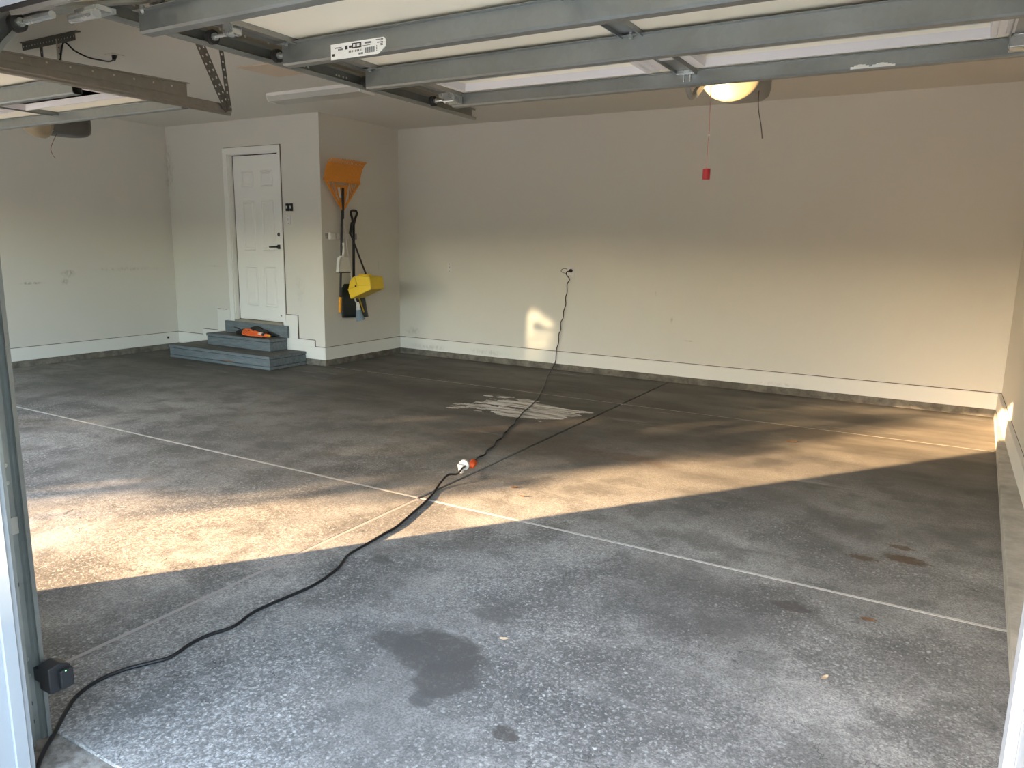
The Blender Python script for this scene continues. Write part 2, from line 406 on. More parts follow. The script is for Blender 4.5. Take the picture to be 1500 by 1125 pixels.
# ------------------------------------------------------------------ floor
fl = struct(build('floor', B(XL-.15, XR+.1, 1.11, YB+.2, -.15, -.012), 'under', loc=(0, 0, 0)), 'grey weathered concrete garage floor with joints', 'floor')
xs = [XL-.1, XD, XB, XR+.05]; ys = [1.10, YA, YC, YB+.1]
gx = {XD: .003, XB: .010}; gy = {YA: .008, YC: .004}
for i in range(3):
    for j in range(3):
        x0 = xs[i]+gx.get(xs[i], 0); x1 = xs[i+1]-gx.get(xs[i+1], 0)
        y0 = ys[j]+gy.get(ys[j], 0); y1 = ys[j+1]-gy.get(ys[j+1], 0)
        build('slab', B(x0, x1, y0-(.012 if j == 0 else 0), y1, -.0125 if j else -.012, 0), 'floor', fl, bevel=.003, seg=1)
def strip(name, x0, x1, y0, y1, mat, z=-.0015):
    return build(name, B(x0, x1, y0, y1, -.0125, z), mat, fl)
for a, b in ((XL, XD-.004), (XD+.004, XB-.012), (XB+.012, .36)):
    strip('joint_sealant', a, b, YA-.0085, YA+.0085, 'seal_w', .0005)
strip('joint_sealant', XJ, XR, YC-.0042, YC+.0042, 'seal_w', -.001)
strip('joint_sealant', XB-.0098, XB+.0098, 1.25, YA-.012, 'seal_g', -.001)
struct(build('apron', B(-9.0, .5, .70, 1.11, -.10, -.0145), 'apron', loc=(0, 0, 0)), 'worn brownish concrete apron strip under the garage door line', 'apron')
dv = struct(build('driveway', B(-10.5, 2.5, -9, 1.10, -.15, -.022), 'drive', loc=(0, 0, 0)), 'pale concrete driveway apron in front of the garage doors', 'driveway')
struct(build('lawn', B(-60, 50, -70, 40, -.3, -.16), 'lawn', loc=(0, 0, 0)), 'green lawn around the driveway', 'lawn')

# ------------------------------------------------------------------ walls and ceiling
def wall(name, mb, label, mat='wall'): return struct(build(name, mb, mat, loc=(0, 0, 0)), label, 'wall')
wall('wall_back', B(XJ, XR+.15, YB, YB+.15, ZB, ZC), 'large off-white back wall with power outlets')
wall('wall_jog', B(XJ-.12, XJ, YJ, YB, ZB, ZC), 'off-white side wall where the garden tools hang')
DX0, DX1, DZ0, DZ1 = -8.0, -7.085, .455, 2.555
wall('wall_entry', MB().box(XL, DX0, YJ, YJ+.12, ZB, ZC).box(DX1, XJ-.12, YJ, YJ+.12, ZB, ZC).box(DX0, DX1, YJ, YJ+.12, DZ1, ZC).box(DX0, DX1, YJ, YJ+.12, ZB, DZ0),
     'off-white wall around the white entry door')
wall('wall_left', B(XL-.15, XL, YF0, YJ+.12, ZB, ZC), 'off-white left wall with grey scuffs')
wall('wall_right', B(XR, XR+.15, YF0, YB, ZB, ZC), 'off-white right wall catching a patch of sunlight')
wall('wall_front', MB().box(XL-.15, OL0, YF0, YF1, -.02, ZC).box(OL1, OR0, YF0, YF1, -.02, ZC).box(OR1, XR+.15, YF0, YF1, -.02, ZC)
     .box(OL0, OL1, YF0, YF1, ZHL, ZC).box(OR0, OR1, YF0, YF1, ZHR, ZC), 'front wall between and above the two garage door openings')
struct(build('ceiling', B(XL-.15, XR+.15, YF0, YB+.15, ZC, ZC+.12), 'ceil', loc=(0, 0, 0)), 'off-white drywall ceiling', 'ceiling')
struct(build('roof', MB().prism([(-.2, ZC+.12), (4.6, ZC+2.0), (9.2, ZC+.12)], 'x', XL-.6, XR+.6), 'roof', loc=(0, 0, 0)), 'shingle roof over the garage', 'roof')
# foundation curb under the walls
def curb(name, mb, mat='curb', label='dark concrete curb at the foot of the wall'): return struct(build(name, mb, mat, loc=(0, 0, 0), bevel=.004), label, 'curb')
curb('curb_back', B(XJ, XR, YB-.004, YB+.15, -.01, ZB), label='dark concrete curb under the back wall')
curb('curb_jog', B(XJ-.12, XJ+.004, YJ-.004, YB, -.01, ZB), label='dark concrete curb under the tool wall')
curb('curb_entry', B(XL, XJ-.12, YJ-.004, YJ+.12, -.01, ZB), label='dark concrete curb under the entry door wall')
curb('curb_left', B(XL-.15, XL+.006, YF1, YJ, -.01, ZB), label='dark concrete curb under the left wall')
curb('curb_right', MB().prism([(.285, 1.12), (.503, YB-.005), (XR+.1, YB-.005), (XR+.1, 1.12)], 'z', -.01, ZB), 'curbr', 'pale concrete ledge at the foot of the right wall')
# baseboards: flat boards, a thin brown gap line along the top edge
def base(name, mb, label, groove=None):
    o = struct(build(name, mb, 'trimw', loc=(0, 0, 0), bevel=.0015, seg=1), label, 'baseboard')
    if groove is not None: build('caulk_gap', groove, 'groove', o)
    return o
T = .016; G = .0055
base('baseboard_back', B(XJ+T, XR-.001, YB-T, YB, ZB, ZT), 'white baseboard along the back wall', B(XJ+.004, XR, YB-.004, YB, ZT, ZT+G))
base('baseboard_jog', B(XJ, XJ+T, YJ-T, YB, ZB, ZT), 'white baseboard along the tool wall', B(XJ, XJ+.004, YJ, YB, ZT, ZT+G))
base('baseboard_left', B(XL, XL+T, YF1, YJ-T, ZB, ZT), 'white baseboard along the left wall', B(XL, XL+.004, YF1, YJ, ZT, ZT+G))
base('baseboard_right', B(XR-.03, XR, YF1, YB-T, ZB, ZT), 'white baseboard along the right wall', B(XR-.003, XR, YF1, YB, ZT, ZT+.002))
eb = MB().box(XL+T, XJ, YJ-T, YJ, ZB, ZT).box(-8.64, -6.58, YJ-T, YJ, ZT, .305).box(-8.32, DX0-.07, YJ-T, YJ, .305, .59).box(DX1+.03, -6.855, YJ-T, YJ, .305, .59)
eg = MB()
for (x0, x1, z) in ((XL, -8.64, ZT), (-6.58, XJ, ZT), (-8.64, -8.33, .305), (-6.855, -6.58, .305), (-8.32, -8.15, .59), (DX1+.03, -6.855, .59)):
    eg.box(x0, x1, YJ-.008, YJ, z, z+.006)
for (x, z0, z1) in ((-6.58, ZT, .305), (-6.855, .305, .59)): eg.box(x, x+.005, YJ-.01, YJ, z0, z1)
base('baseboard_entry', eb, 'stepped white baseboard around the entry steps', eg)
hole = tag(build('baseboard_hole', MB().tube([(XL+T-.002, 6.415, .162), (XL+T+.012, 6.415, .162)], .014, 12), 'blk', loc=(XL+T, 6.415, .162)), 'small round black pipe in the left baseboard', 'cutout')  # black disc stands for a hole in the baseboard
# exterior trim in the openings
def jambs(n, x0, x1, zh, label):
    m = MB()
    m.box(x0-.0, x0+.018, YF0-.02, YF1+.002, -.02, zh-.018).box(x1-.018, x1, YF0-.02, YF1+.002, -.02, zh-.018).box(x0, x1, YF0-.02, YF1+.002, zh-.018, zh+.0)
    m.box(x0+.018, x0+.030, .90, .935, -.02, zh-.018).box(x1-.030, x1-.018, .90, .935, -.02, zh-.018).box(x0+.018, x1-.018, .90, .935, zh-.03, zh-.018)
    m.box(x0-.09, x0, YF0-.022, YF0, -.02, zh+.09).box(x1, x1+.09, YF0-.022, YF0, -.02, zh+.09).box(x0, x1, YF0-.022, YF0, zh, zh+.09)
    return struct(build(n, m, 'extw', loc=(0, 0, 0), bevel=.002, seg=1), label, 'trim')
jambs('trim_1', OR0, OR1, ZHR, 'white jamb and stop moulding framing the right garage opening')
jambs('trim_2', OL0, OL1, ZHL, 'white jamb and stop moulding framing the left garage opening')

# attic hatch and fluorescent fixture on the ceiling
ht = thing('attic_hatch', (-5.22, 4.86, ZC), 'tan unpainted attic hatch panel in the ceiling', 'hatch')
build('panel', MB().prism([(-5.43, 4.62), (-5.04, 4.67), (-5.03, 5.06), (-5.40, 5.06)], 'z', ZC-.008, ZC+.002), 'hatch', ht)
build('frame', B(-5.03, -4.5, 4.69, 5.07, ZC-.004, ZC+.002), 'ceil', ht)
fx = thing('strip_light', (-5.5, 5.75, ZC), 'unlit wrap-around fluorescent fixture on the ceiling', 'light fixture')
X0, X1 = -6.12, -4.90
build('housing', B(X0, X1, 5.56, 5.82, ZC-.03, ZC+.001), 'white', fx, bevel=.004)
build('diffuser', MB().prism([(5.565, ZC-.03), (5.59, ZC-.075), (5.79, ZC-.075), (5.815, ZC-.03)], 'x', X0+.012, X1-.012), plain('fixture_acrylic', (.50, .49, .45), .35, var=.03), fx)
for x in (X0, X1-.012): build('end_cap', MB().prism([(5.56, ZC-.03), (5.588, ZC-.08), (5.792, ZC-.08), (5.82, ZC-.03)], 'x', x, x+.012), 'white', fx)

# ------------------------------------------------------------------ entry door
d1 = build('door_1', B(-7.962, -7.118, 6.652, 6.692, .482, 2.523), 'doorw', loc=(-7.54, 6.66, .455), bevel=.003)
struct(d1, 'white six-panel entry door with black lever handle', 'door')
def doorpanel(x0, x1, z0, z1):
    y = 6.652; m = MB()
    for k, (ins, dy) in enumerate(((0, .0), (.012, -.007), (.022, .0), (.034, .002))): pass
    def ring(i, o_): return [(x0+i, o_, z0+i), (x1-i, o_, z0+i), (x1-i, o_, z1-i), (x0+i, o_, z1-i)]
    R = [ring(0, y+.0), ring(.012, y-.009), ring(.026, y-.002), ring(.05, y-.008)]
    vs = [q for r in R for q in r]; fs = []
    for i in range(3):
        for k in range(4): fs.append((i*4+k, i*4+(k+1) % 4, (i+1)*4+(k+1) % 4, (i+1)*4+k))
    fs.append((12, 13, 14, 15)); m.add(vs, fs); return m
for (z0, z1) in ((2.14, 2.34), (1.36, 1.98), (.66, 1.17)):
    for (x0, x1) in ((-7.82, -7.60), (-7.48, -7.26)):
        build('panel', doorpanel(x0, x1, z0, z1), 'doorw', d1)
hd = build('handle', MB().tube([(-7.185, 6.652, 1.415), (-7.185, 6.628, 1.415)], .027, 14).tube([(-7.185, 6.63, 1.415), (-7.185, 6.60, 1.415), (-7.20, 6.592, 1.415), (-7.30, 6.592, 1.412)], .010, 8), 'blk', d1, smooth=True)
build('deadbolt', MB().tube([(-7.175, 6.655, 1.565), (-7.175, 6.63, 1.565)], .022, 14), 'dkgrey', d1)
build('peephole', MB().tube([(-7.2, 6.656, .56), (-7.2, 6.64, .56)], .006, 8), 'dkgrey', d1)
dj = MB().box(DX0, DX0+.022, YJ+.0005, YJ+.12, DZ0, DZ1-.022).box(DX1-.022, DX1, YJ+.0005, YJ+.12, DZ0, DZ1-.022).box(DX0, DX1, YJ+.0005, YJ+.12, DZ1-.022, DZ1)
for x0, x1, z0, z1 in ((DX0-.065, DX0+.012, .59, DZ1-.012), (DX1-.012, DX1+.03, .59, DZ1-.012), (DX0-.065, DX1+.03, DZ1-.012, DZ1+.062), (DX0-.065, DX0+.012, DZ0, .59), (DX1-.012, DX1+.03, DZ0, .59)):
    dj.box(x0, x1, YJ-.018, YJ, z0, z1)
dc = struct(build('trim_3', dj, 'doorw', loc=(0, 0, 0), bevel=.003), 'white casing around the entry door', 'trim')
build('caulk_gap', MB().box(DX1+.03, DX1+.036, YJ-.006, YJ, .6, DZ1+.062).box(DX0-.065, DX1+.036, YJ-.006, YJ, DZ1+.062, DZ1+.068), 'groove', dc)
build('weatherstrip', MB().box(DX0+.022, DX0+.042, 6.66, 6.69, DZ0, DZ1-.022).box(DX0+.02, DX1-.02, 6.66, 6.69, 2.523, DZ1-.02).box(DX0+.022, DX1-.022, 6.655, 6.69, .474, .484), 'blkr', dc)
build('threshold', B(DX0+.022, DX1-.022, YJ-.03, 6.70, DZ0-.005, .476), 'sill', dc, bevel=.004)

# ------------------------------------------------------------------ entry steps
st = thing('entry_steps', (-7.6, 6.3, 0), 'blue-grey painted wooden entry steps below the white door', 'steps')
def slabstep(x0, x1, y0, z0, z1, bottomgap):
    tt = .034
    build('tread', B(x0-.004, x1+.004, y0-.006, YJ-T-.001, z1-tt, z1), 'tread', st, bevel=.004)
    hh = z1-tt
    build('riser', B(x0, x1, y0, y0+.03, z0+bottomgap, hh-.007), 'step', st, bevel=.003)
    build('side_board', B(x1-.03, x1, y0+.031, YJ-T-.001, z0+bottomgap, hh-.007), 'step', st, bevel=.003)
    build('side_board', B(x0, x0+.03, y0+.031, YJ-T-.001, z0+bottomgap, hh-.007), 'step', st, bevel=.003)
    # painted face of the tread edge
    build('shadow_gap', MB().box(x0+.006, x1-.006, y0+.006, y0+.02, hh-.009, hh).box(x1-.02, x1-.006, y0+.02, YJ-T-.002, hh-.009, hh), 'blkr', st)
    build('tread_edge', MB().box(x0-.005, x1+.005, y0-.009, y0-.006, z1-tt, z1-.003).box(x1+.004, x1+.006, y0-.009, YJ-T-.001, z1-tt, z1-.003), 'step', st)
    if bottomgap:
        build('base_board', MB().box(x0, x1, y0-.002, y0+.03, z0, z0+bottomgap-.006).box(x1-.03, x1+.002, y0+.03, YJ-T-.001, z0, z0+bottomgap-.006).box(x0, x0+.03, y0+.03, YJ-T-.001, z0, z0+bottomgap-.006), 'step', st, bevel=.002)
slabstep(-8.55, -6.73, 6.006, 0, .160, .038)
slabstep(-8.20, -7.045, 6.306, .160, .305, 0)
build('top_riser', B(-8.14, -7.0, 6.545, YJ-T-.001, .305, .452), 'step', st, bevel=.003)

# black bundle and orange cord hank on the second step
bag = MB()
for k, (x, y, r, sx, sy, sz) in enumerate(((-7.62, 6.45, .075, 1.2, .8, .55), (-7.50, 6.50, .09, 1.5, .5, .62), (-7.36, 6.50, .07, 1.3, .5, .6), (-7.72, 6.42, .045, 1.3, .8, .5))):
    bag.ball((x, y, .318+r*sz*.9), r, 14, 8, (sx, sy, sz))
bg_ = thing('cord_bundle', (-7.5, 6.48, .305), 'black cord bundle slumped on the second step behind the orange cord', 'bundle')
ob = build('wrap', bag, 'blkr', bg_, smooth=True)
tx = bpy.data.textures.new('bundle_lumps', 'CLOUDS'); tx.noise_scale = .05
md = ob.modifiers.new('sub', 'SUBSURF'); md.levels = md.render_levels = 1
md = ob.modifiers.new('lumps', 'DISPLACE'); md.texture = tx; md.strength = .03; md.mid_level = .6
build('loose_end', MB().tube([(-7.68, 6.44, .36), (-7.74, 6.42, .385), (-7.80, 6.41, .40)], .007, 8), 'blk', bg_, smooth=True)
for k in range(3):
    build('loop', MB().tube(smooth_path([(-7.75+.06*k, 6.40, .315+.012*k), (-7.62, 6.37, .33+.015*k), (-7.45, 6.43, .36+.012*k), (-7.3, 6.50, .35+.01*k), (-7.18+.03*k, 6.52, .318+.004*k)], 5), .007, 7), 'blk', bg_, smooth=True)
oc = thing('extension_cord_hank', (-7.38, 6.37, .305), 'folded orange extension cord hank with a paper band on the second step', 'cord')
for k in range(7):
    a = (k-3)*.011; b = .012*(k % 3)
    pts = [(-7.18, 6.40+a*.6, .325+b*.6), (-7.30, 6.375+a, .330+b), (-7.42, 6.345+a*1.6, .335+b), (-7.53, 6.35+a*1.3, .345+b*1.2), (-7.575, 6.385+a*.6, .365+b),
           (-7.54, 6.42+a*.6, .362+b), (-7.43, 6.405+a, .345+b), (-7.30, 6.39+a*.8, .335+b), (-7.17, 6.405+a*.6, .328+b*.6)]
    build('strand', MB().tube(smooth_path(pts, 5), .0078, 7), 'orangec', oc, smooth=True)
build('paper_band', MB().tube([(-7.315, 6.378, .340), (-7.27, 6.385, .338)], .030, 12), 'white', oc, smooth=True)
build('print_band', MB().tube([(-7.255, 6.388, .338), (-7.225, 6.393, .337)], .0295, 12), 'blk', oc, smooth=True)
build('plug_end', MB().tube([(-7.19, 6.397, .333), (-7.14, 6.403, .330)], [.020, .014], 10), 'orangeg', oc, smooth=True)

# ------------------------------------------------------------------ wall plates
sw = thing('opener_button_plate', (-6.93, YJ, 1.89), 'pair of black door opener buttons beside the entry door', 'switch')
for x in (-6.962, -6.897):
    b_ = build('button_body', B(x-.022, x+.022, YJ-.018, YJ, 1.842, 1.932), 'blk', sw, bevel=.003)
    build('button', B(x-.011, x+.006, YJ-.024, YJ-.018, 1.872, 1.902), 'white', b_, bevel=.002)
def plate(name, x, y, z, label, w_=.07, h_=.115, kind='toggle'):
    o = thing(name, (x, y, z), label, 'switch' if kind == 'toggle' else 'outlet')
    p_ = build('cover', B(x-w_/2, x+w_/2, y-.007, y, z-h_/2, z+h_/2), 'winfr', o, bevel=.003)
    if kind == 'toggle': build('toggle', MB().bar((x, y-.005, z-.004), (x, y-.02, z+.012), .010, .014), 'trimw', p_)
    else:
        for dz in (-.026, .026):
            build('socket', MB().tube([(x, y-.006, z+dz), (x, y-.010, z+dz)], .017, 14), 'white', p_)
    for dz in (-.045, .045): build('screw', MB().tube([(x, y-.006, z+dz), (x, y-.009, z+dz)], .004, 8), 'dkgrey', p_)
    return o
plate('light_switch', -6.958, YJ, 1.74, 'white light switch below the black opener buttons')
plate('light_switch', -5.592, YB, 1.184, 'white switch plate on the back wall nearest the tool corner')
outl = plate('power_outlet', -3.862, YB, 1.185, 'white power outlet on the back wall feeding the black cord', .115, .115, 'outlet')
plg = build('outlet_loop', MB().tube(smooth_path([(-3.90, YB-.008, 1.165), (-3.955, YB-.02, 1.175), (-3.975, YB-.02, 1.20), (-3.94, YB-.018, 1.225), (-3.90, YB-.008, 1.215)], 5), .004, 7), 'opener', outl, smooth=True)

# ------------------------------------------------------------------ extension cord from the outlet across the floor
c1 = thing('extension_cable', (-3.1, 5.6, 0), 'black kinked extension cord from the wall outlet to the orange plug on the floor', 'cord')
pts = [(-3.858, YB-.05, 1.195), (-3.885, YB-.055, 1.185), (-3.892, YB-.04, 1.15)]
kink = [(-3.885, 1.10), (-3.915, 1.04), (-3.912, .95), (-3.93, .88), (-3.925, .80), (-3.95, .72), (-3.955, .64), (-3.985, .58), (-3.98, .50), (-4.005, .44), (-4.005, .34), (-4.03, .26), (-4.035, .17), (-4.04, .10)]
pts += [(x+.028, YB-.030, z) for x, z in kink]
fpts = [(-4.03, 7.94, .012), (-3.838, 7.446), (-3.652, 7.034), (-3.521, 6.716), (-3.432, 6.51), (-3.328, 6.227), (-3.261, 6.007), (-3.226, 5.874), (-3.178, 5.696), (-3.125, 5.56), (-3.088, 5.42), (-3.031, 5.301), (-3.006, 5.166), (-2.963, 5.073), (-2.941, 4.97), (-2.885, 4.849), (-2.874, 4.747), (-2.812, 4.621), (-2.796, 4.492), (-2.748, 4.39), (-2.750, 4.294), (-2.70, 4.197)]
pts += [(p[0], p[1], p[2] if len(p) > 2 else .0058) for p in fpts]
pts += [(-2.655, 4.13, .030), (-2.632, 4.085, .052)]
build('cable', MB().tube(smooth_path(pts, 5), .0055, 8), 'cordm', c1, smooth=True)
build('wall_plug', MB().tube([(-3.850, YB-.008, 1.20), (-3.850, YB-.028, 1.20), (-3.855, YB-.052, 1.197)], [.021, .021, .010], 12), 'blk', c1, smooth=True)
build('socket_collar', MB().tube([(-2.632, 4.088, .051), (-2.622, 4.052, .055)], [.013, .021], 12), 'blk', c1, smooth=True)
build('socket_end', MB().tube([(-2.622, 4.052, .055), (-2.618, 4.015, .042), (-2.618, 4.002, .038)], [.0235, .0235, .018], 14), 'plugo', c1, smooth=True)

tap = thing('plug_adapter', (-2.65, 3.96, 0), 'white plug adapter standing on the floor beside the orange socket', 'adapter')
build('face_disc', MB().tube([(-2.652, 3.985, .050), (-2.646, 3.962, .049)], [.036, .036], 20), 'white', tap, bevel=.004)
build('body', MB().prism([(-2.676, .060), (-2.630, .060), (-2.638, .002), (-2.662, .002)], 'y', 3.928, 3.958), 'white', tap, bevel=.005)
build('prong', MB().box(-2.650, -2.645, 3.98, 4.012, .036, .040), 'zinc', tap)
build('prong', MB().box(-2.650, -2.645, 3.98, 4.012, .050, .054), 'zinc', tap)

c2 = thing('power_cable', (-2.35, 2.4, 0), 'smooth black power cord running from the plug adapter to the front door track', 'cord')
cp = [(-2.634, 3.965, .046), (-2.622, 3.915, .048), (-2.612, 3.87, .040), (-2.585, 3.79, .045), (-2.595, 3.71, .06), (-2.60, 3.64, .03), (-2.575, 3.54, .006), (-2.525, 3.41), (-2.485, 3.28), (-2.444, 3.123), (-2.40, 2.95), (-2.392, 2.83), (-2.378, 2.68), (-2.366, 2.542), (-2.31, 2.42), (-2.28, 2.30), (-2.272, 2.20), (-2.283, 2.10), (-2.298, 1.98), (-2.30, 1.90), (-2.276, 1.79), (-2.303, 1.70), (-2.307, 1.62), (-2.290, 1.525), (-2.32, 1.46), (-2.355, 1.39), (-2.368, 1.31), (-2.345, 1.22), (-2.285, 1.145), (-2.215, 1.075), (-2.16, 1.01, .0), (-2.10, .955, -.014), (-2.02, .90, -.014), (-1.95, .80, -.014)]
build('cable', MB().tube(smooth_path([(p[0], p[1], p[2] if len(p) > 2 else .0072) for p in cp], 6), .0068, 10), 'cordm', c2, smooth=True)

# ------------------------------------------------------------------ paint residue on the floor
def residue():
    outline = [(-3.87, 5.55), (-3.86, 5.88), (-3.79, 6.17), (-3.55, 6.25), (-3.29, 6.24), (-2.96, 6.17), (-2.69, 6.07), (-2.72, 5.83), (-2.94, 5.58), (-3.22, 5.47), (-3.54, 5.52), (-3.74, 5.58)]
    n = len(outline)
    def sd(x, y):
        ins = False; dm = 9
        for i in range(n):
            (x1, y1), (x2, y2) = outline[i], outline[(i+1) % n]
            if (y1 > y) != (y2 > y) and x < (x2-x1)*(y-y1)/(y2-y1)+x1: ins = not ins
            t = max(0, min(1, ((x-x1)*(x2-x1)+(y-y1)*(y2-y1))/((x2-x1)**2+(y2-y1)**2)))
            dm = min(dm, math.hypot(x-x1-t*(x2-x1), y-y1-t*(y2-y1)))
        return dm if ins else -dm
    st_ = .011; m = MB(); idx = {}; X = -3.92
    nx = int(1.28/st_); ny = int(.9/st_); val = []
    def f(i, j):
        x = -3.93+i*st_; y = 5.42+j*st_
        # streaks run with the squeegee, along x and slightly towards the door
        u = x*.97+y*.22; v = y*.97-x*.22
        a = mnoise.noise((u*1.7, v*11, 3.1)); b = mnoise.noise((u*9, v*26, 7.7)); c = mnoise.noise((u*3, v*4, 1.3))
        right = min(1, max(0, (x+3.75)/.6))
        return min(sd(x, y)*6, .62)*(.40+.60*right)+a*.62+b*.45*(1.35-right)+c*.32-.10-(1-right)*.10
    cells = [[f(i, j) > 0 for j in range(ny)] for i in range(nx)]
    for i in range(nx):
        j = 0
        for j in range(ny):
            if not cells[i][j]: continue
            x = -3.93+i*st_; y = 5.42+j*st_; q = []
            for (a, b) in ((0, 0), (1, 0), (1, 1), (0, 1)):
                k = (i+a, j+b)
                if k not in idx:
                    idx[k] = len(m.v)
                    jx = mnoise.noise((k[0]*.9, k[1]*.9, 5))*st_*.55; jy = mnoise.noise((k[0]*.9, k[1]*.9, 15))*st_*.55
                    m.v.append(Vector((-3.93+k[0]*st_+jx, 5.42+k[1]*st_+jy, .0016)))
                q.append(idx[k])
            m.f.append(tuple(q))
    return m
pr = build('paint_residue', residue(), 'chip', loc=(-3.3, 5.85, 0), solid=.0012)
tag(pr, 'patch of streaky chipped white paint on the concrete floor under the cord', 'paint patch', kind='stuff')

# small leaves and litter
def leaf(x, y, r, ang, mat, label, curl=.006):
    m = MB(); rows = []
    for i in range(6):
        t = -1+2*i/5; wd = r*.45*(1-t*t)**.7
        rows.append([Vector((r*t*math.cos(ang)-s*wd*math.sin(ang), r*t*math.sin(ang)+s*wd*math.cos(ang), .003+curl*(abs(s)+t*t*.6))) for s in (-1, 0, 1)])
    m.sheet(rows); return tag(build('leaf', m, mat, loc=(x, y, 0), solid=.001), label, 'leaf')
for x, y, r, a, mt, lb in ((-1.328, 2.273, .016, .4, 'leaft', 'small tan leaf right of the big dark stain'), (-.923, 6.027, .045, .3, 'leafb', 'brown leaf in the sunlit far right of the floor'),
                           (-.132, 3.192, .030, .1, 'leafb', 'brown leaf just in front of the long white joint'), (-.226, 2.647, .018, 1.0, 'leaft', 'thin straw sliver on the pebbly concrete at right'),
                           (-2.20, 3.86, .022, .5, 'leafb', 'tiny brown leaf scrap in the sun patch by the adapter'), (-2.08, 3.75, .014, .2, 'leafb', 'reddish crumb of leaf below the sunlit leaf scrap')):
    l = leaf(0, 0, r, a, mt, lb); l.location = (x, y, 0)

# ------------------------------------------------------------------ overhead doors
def strut(x0, x1, y, zt, zb, tilt=None):
    """hat-section stiffener along x, front web at y"""
    prof = [(-.022, zt), (0, zt), (.0, zb+.006), (.006, zb), (.040, zb), (.046, zb+.006), (.046, zt), (.066, zt)]
    return MB().sheet([[Vector((x, y+a, b)) for a, b in prof] for x in (x0, x1)])

def window_ring(x0, x1, y0, y1, z):
    prof = [(0, 0), (.0, -.010), (.022, -.013), (.026, -.020), (.046, -.022), (.050, -.030), (.066, -.030), (.070, .004)]
    rows = []
    for ins, dz in prof:
        rows.append([Vector((x0+ins, y0+ins, z+dz)), Vector((x1-ins, y0+ins, z+dz)), Vector((x1-ins, y1-ins, z+dz)), Vector((x0+ins, y1-ins, z+dz)), Vector((x0+ins, y0+ins, z+dz))])
    return MB().sheet(rows)

def overhead_door(x0, x1, zp, ys_, rails, botz, wins, stiles, label, sticker=False):
    """ys_: bottom edge, joints ..., top edge (far)"""
    o = thing('garage_door', ((x0+x1)/2, ys_[1], zp), label, 'garage door')
    th = .042; n = len(ys_)-1
    for i in range(n):
        a, b = ys_[i], ys_[i+1]-.005
        if i == 0:
            m = MB().prism([(a, botz), (b, zp), (b, zp+th), (a-.012, botz+th)], 'x', x0, x1)
        elif i == n-1 and wins:
            wy0, wy1 = wins[0][2]+.07, wins[0][3]-.07; m = MB().box(x0, x1, a, wy0, zp, zp+th).box(x0, x1, wy1, b, zp, zp+th); cx = x0
            for w_ in wins: m.box(cx, w_[0]+.07, wy0, wy1, zp, zp+th); cx = w_[1]-.07
            m.box(cx, x1, wy0, wy1, zp, zp+th)
        else: m = B(x0, x1, a, b, zp, zp+th)
        s_ = build('section', m, 'cream', o)
        if i == 0:
            build('bottom_seal', MB().tube([(x0, a-.012, botz+.006), (x1, a-.012, botz+.006)], .016, 8), 'blkr', s_)
            d = Vector((0, b-a, zp-botz)).normalized(); nn = Vector((0, d.z, -d.y))
            p = Vector((0, a+.006, botz))
            build('bottom_rail', MB().add([Vector((x, 0, 0))+p+d*t+nn*h for x in (x0, x1) for t, h in ((0, 0), (0, .012), (.035, .012), (.035, 0))],
                  [(0,1,2,3),(7,6,5,4),(0,4,5,1),(1,5,6,2),(2,6,7,3)]), plain('bottom_retainer', (.27, .245, .21), .5), s_)
        if i == n-1:
            for w_ in wins:
                fr = build('window_frame', window_ring(*w_, zp), 'winfr', s_)
                build('pane', B(w_[0]+.068, w_[1]-.068, w_[2]+.068, w_[3]-.068, zp+.012, zp+.018), 'glass', s_)
        # edge lips seen as the dark joint line
        if i > 0: build('section_lip', B(x0+.01, x1-.01, a-.004, a+.018, zp-.012, zp), plain('lip_cream', (.60, .55, .44), .5), s_)
    for y in rails:
        zt, zb = zp-.013, zp-.082
        if y == rails[-1]: zt, zb = zp-.006, zp-.056
        if y == rails[0]: zt, zb = zp-.045, zp-.103
        r_ = build('strut', strut(x0+.005, x1-.005, y, zt, zb), 'galv', o, solid=.0018)
        for x in stiles: build('bolt', MB().tube([(x, y-.012, zt-.010), (x, y-.012, zt+.012)], .007, 6), 'zinc', r_)
    for k, x in enumerate(stiles):
        wd = .075; end = k in (0, len(stiles)-1)
        for i in range(1, n):
            a, b = ys_[i]+.012, ys_[i+1]-.03
            build('stile', MB().box(x-wd/2, x+wd/2, a, b, zp-.006, zp).box(x-wd/2, x-wd/2+.004, a, b, zp-.018, zp-.006).box(x+wd/2-.004, x+wd/2, a, b, zp-.018, zp-.006), 'galv' if not end else 'galvd', o)
        d = Vector((0, ys_[1]-ys_[0], zp-botz)); L = d.length; d.normalize(); nn = Vector((0, d.z, -d.y)); p = Vector((x, ys_[0], botz))
        build('stile', MB().bar(p+d*.05+nn*.004, p+d*(L-.02)+nn*.004, wd, .008, nn), 'galvd', o)
        for i in range(1, n):
            y = ys_[i]
            h = build('hinge', MB().box(x-.03, x+.03, y-.05, y-.004, zp-.012, zp-.004).box(x-.03, x+.03, y+.004, y+.05, zp-.012, zp-.004).tube([(x-.035, y, zp-.014), (x+.035, y, zp-.014)], .009, 10), 'zinc', o)
    return o

def roller(o, x, y, z, sgn):
    """sgn: towards the track"""
    r = build('roller', MB().tube([(x+sgn*.055, y, z), (x+sgn*.075, y, z)], .023, 18), 'blkr', o, smooth=False)
    build('axle', MB().tube([(x-sgn*.05, y, z), (x+sgn*.058, y, z)], .0055, 8), 'zinc', r)
    build('bushing', MB().tube([(x+sgn*.045, y, z), (x+sgn*.055, y, z)], .012, 10), 'zinc', r)

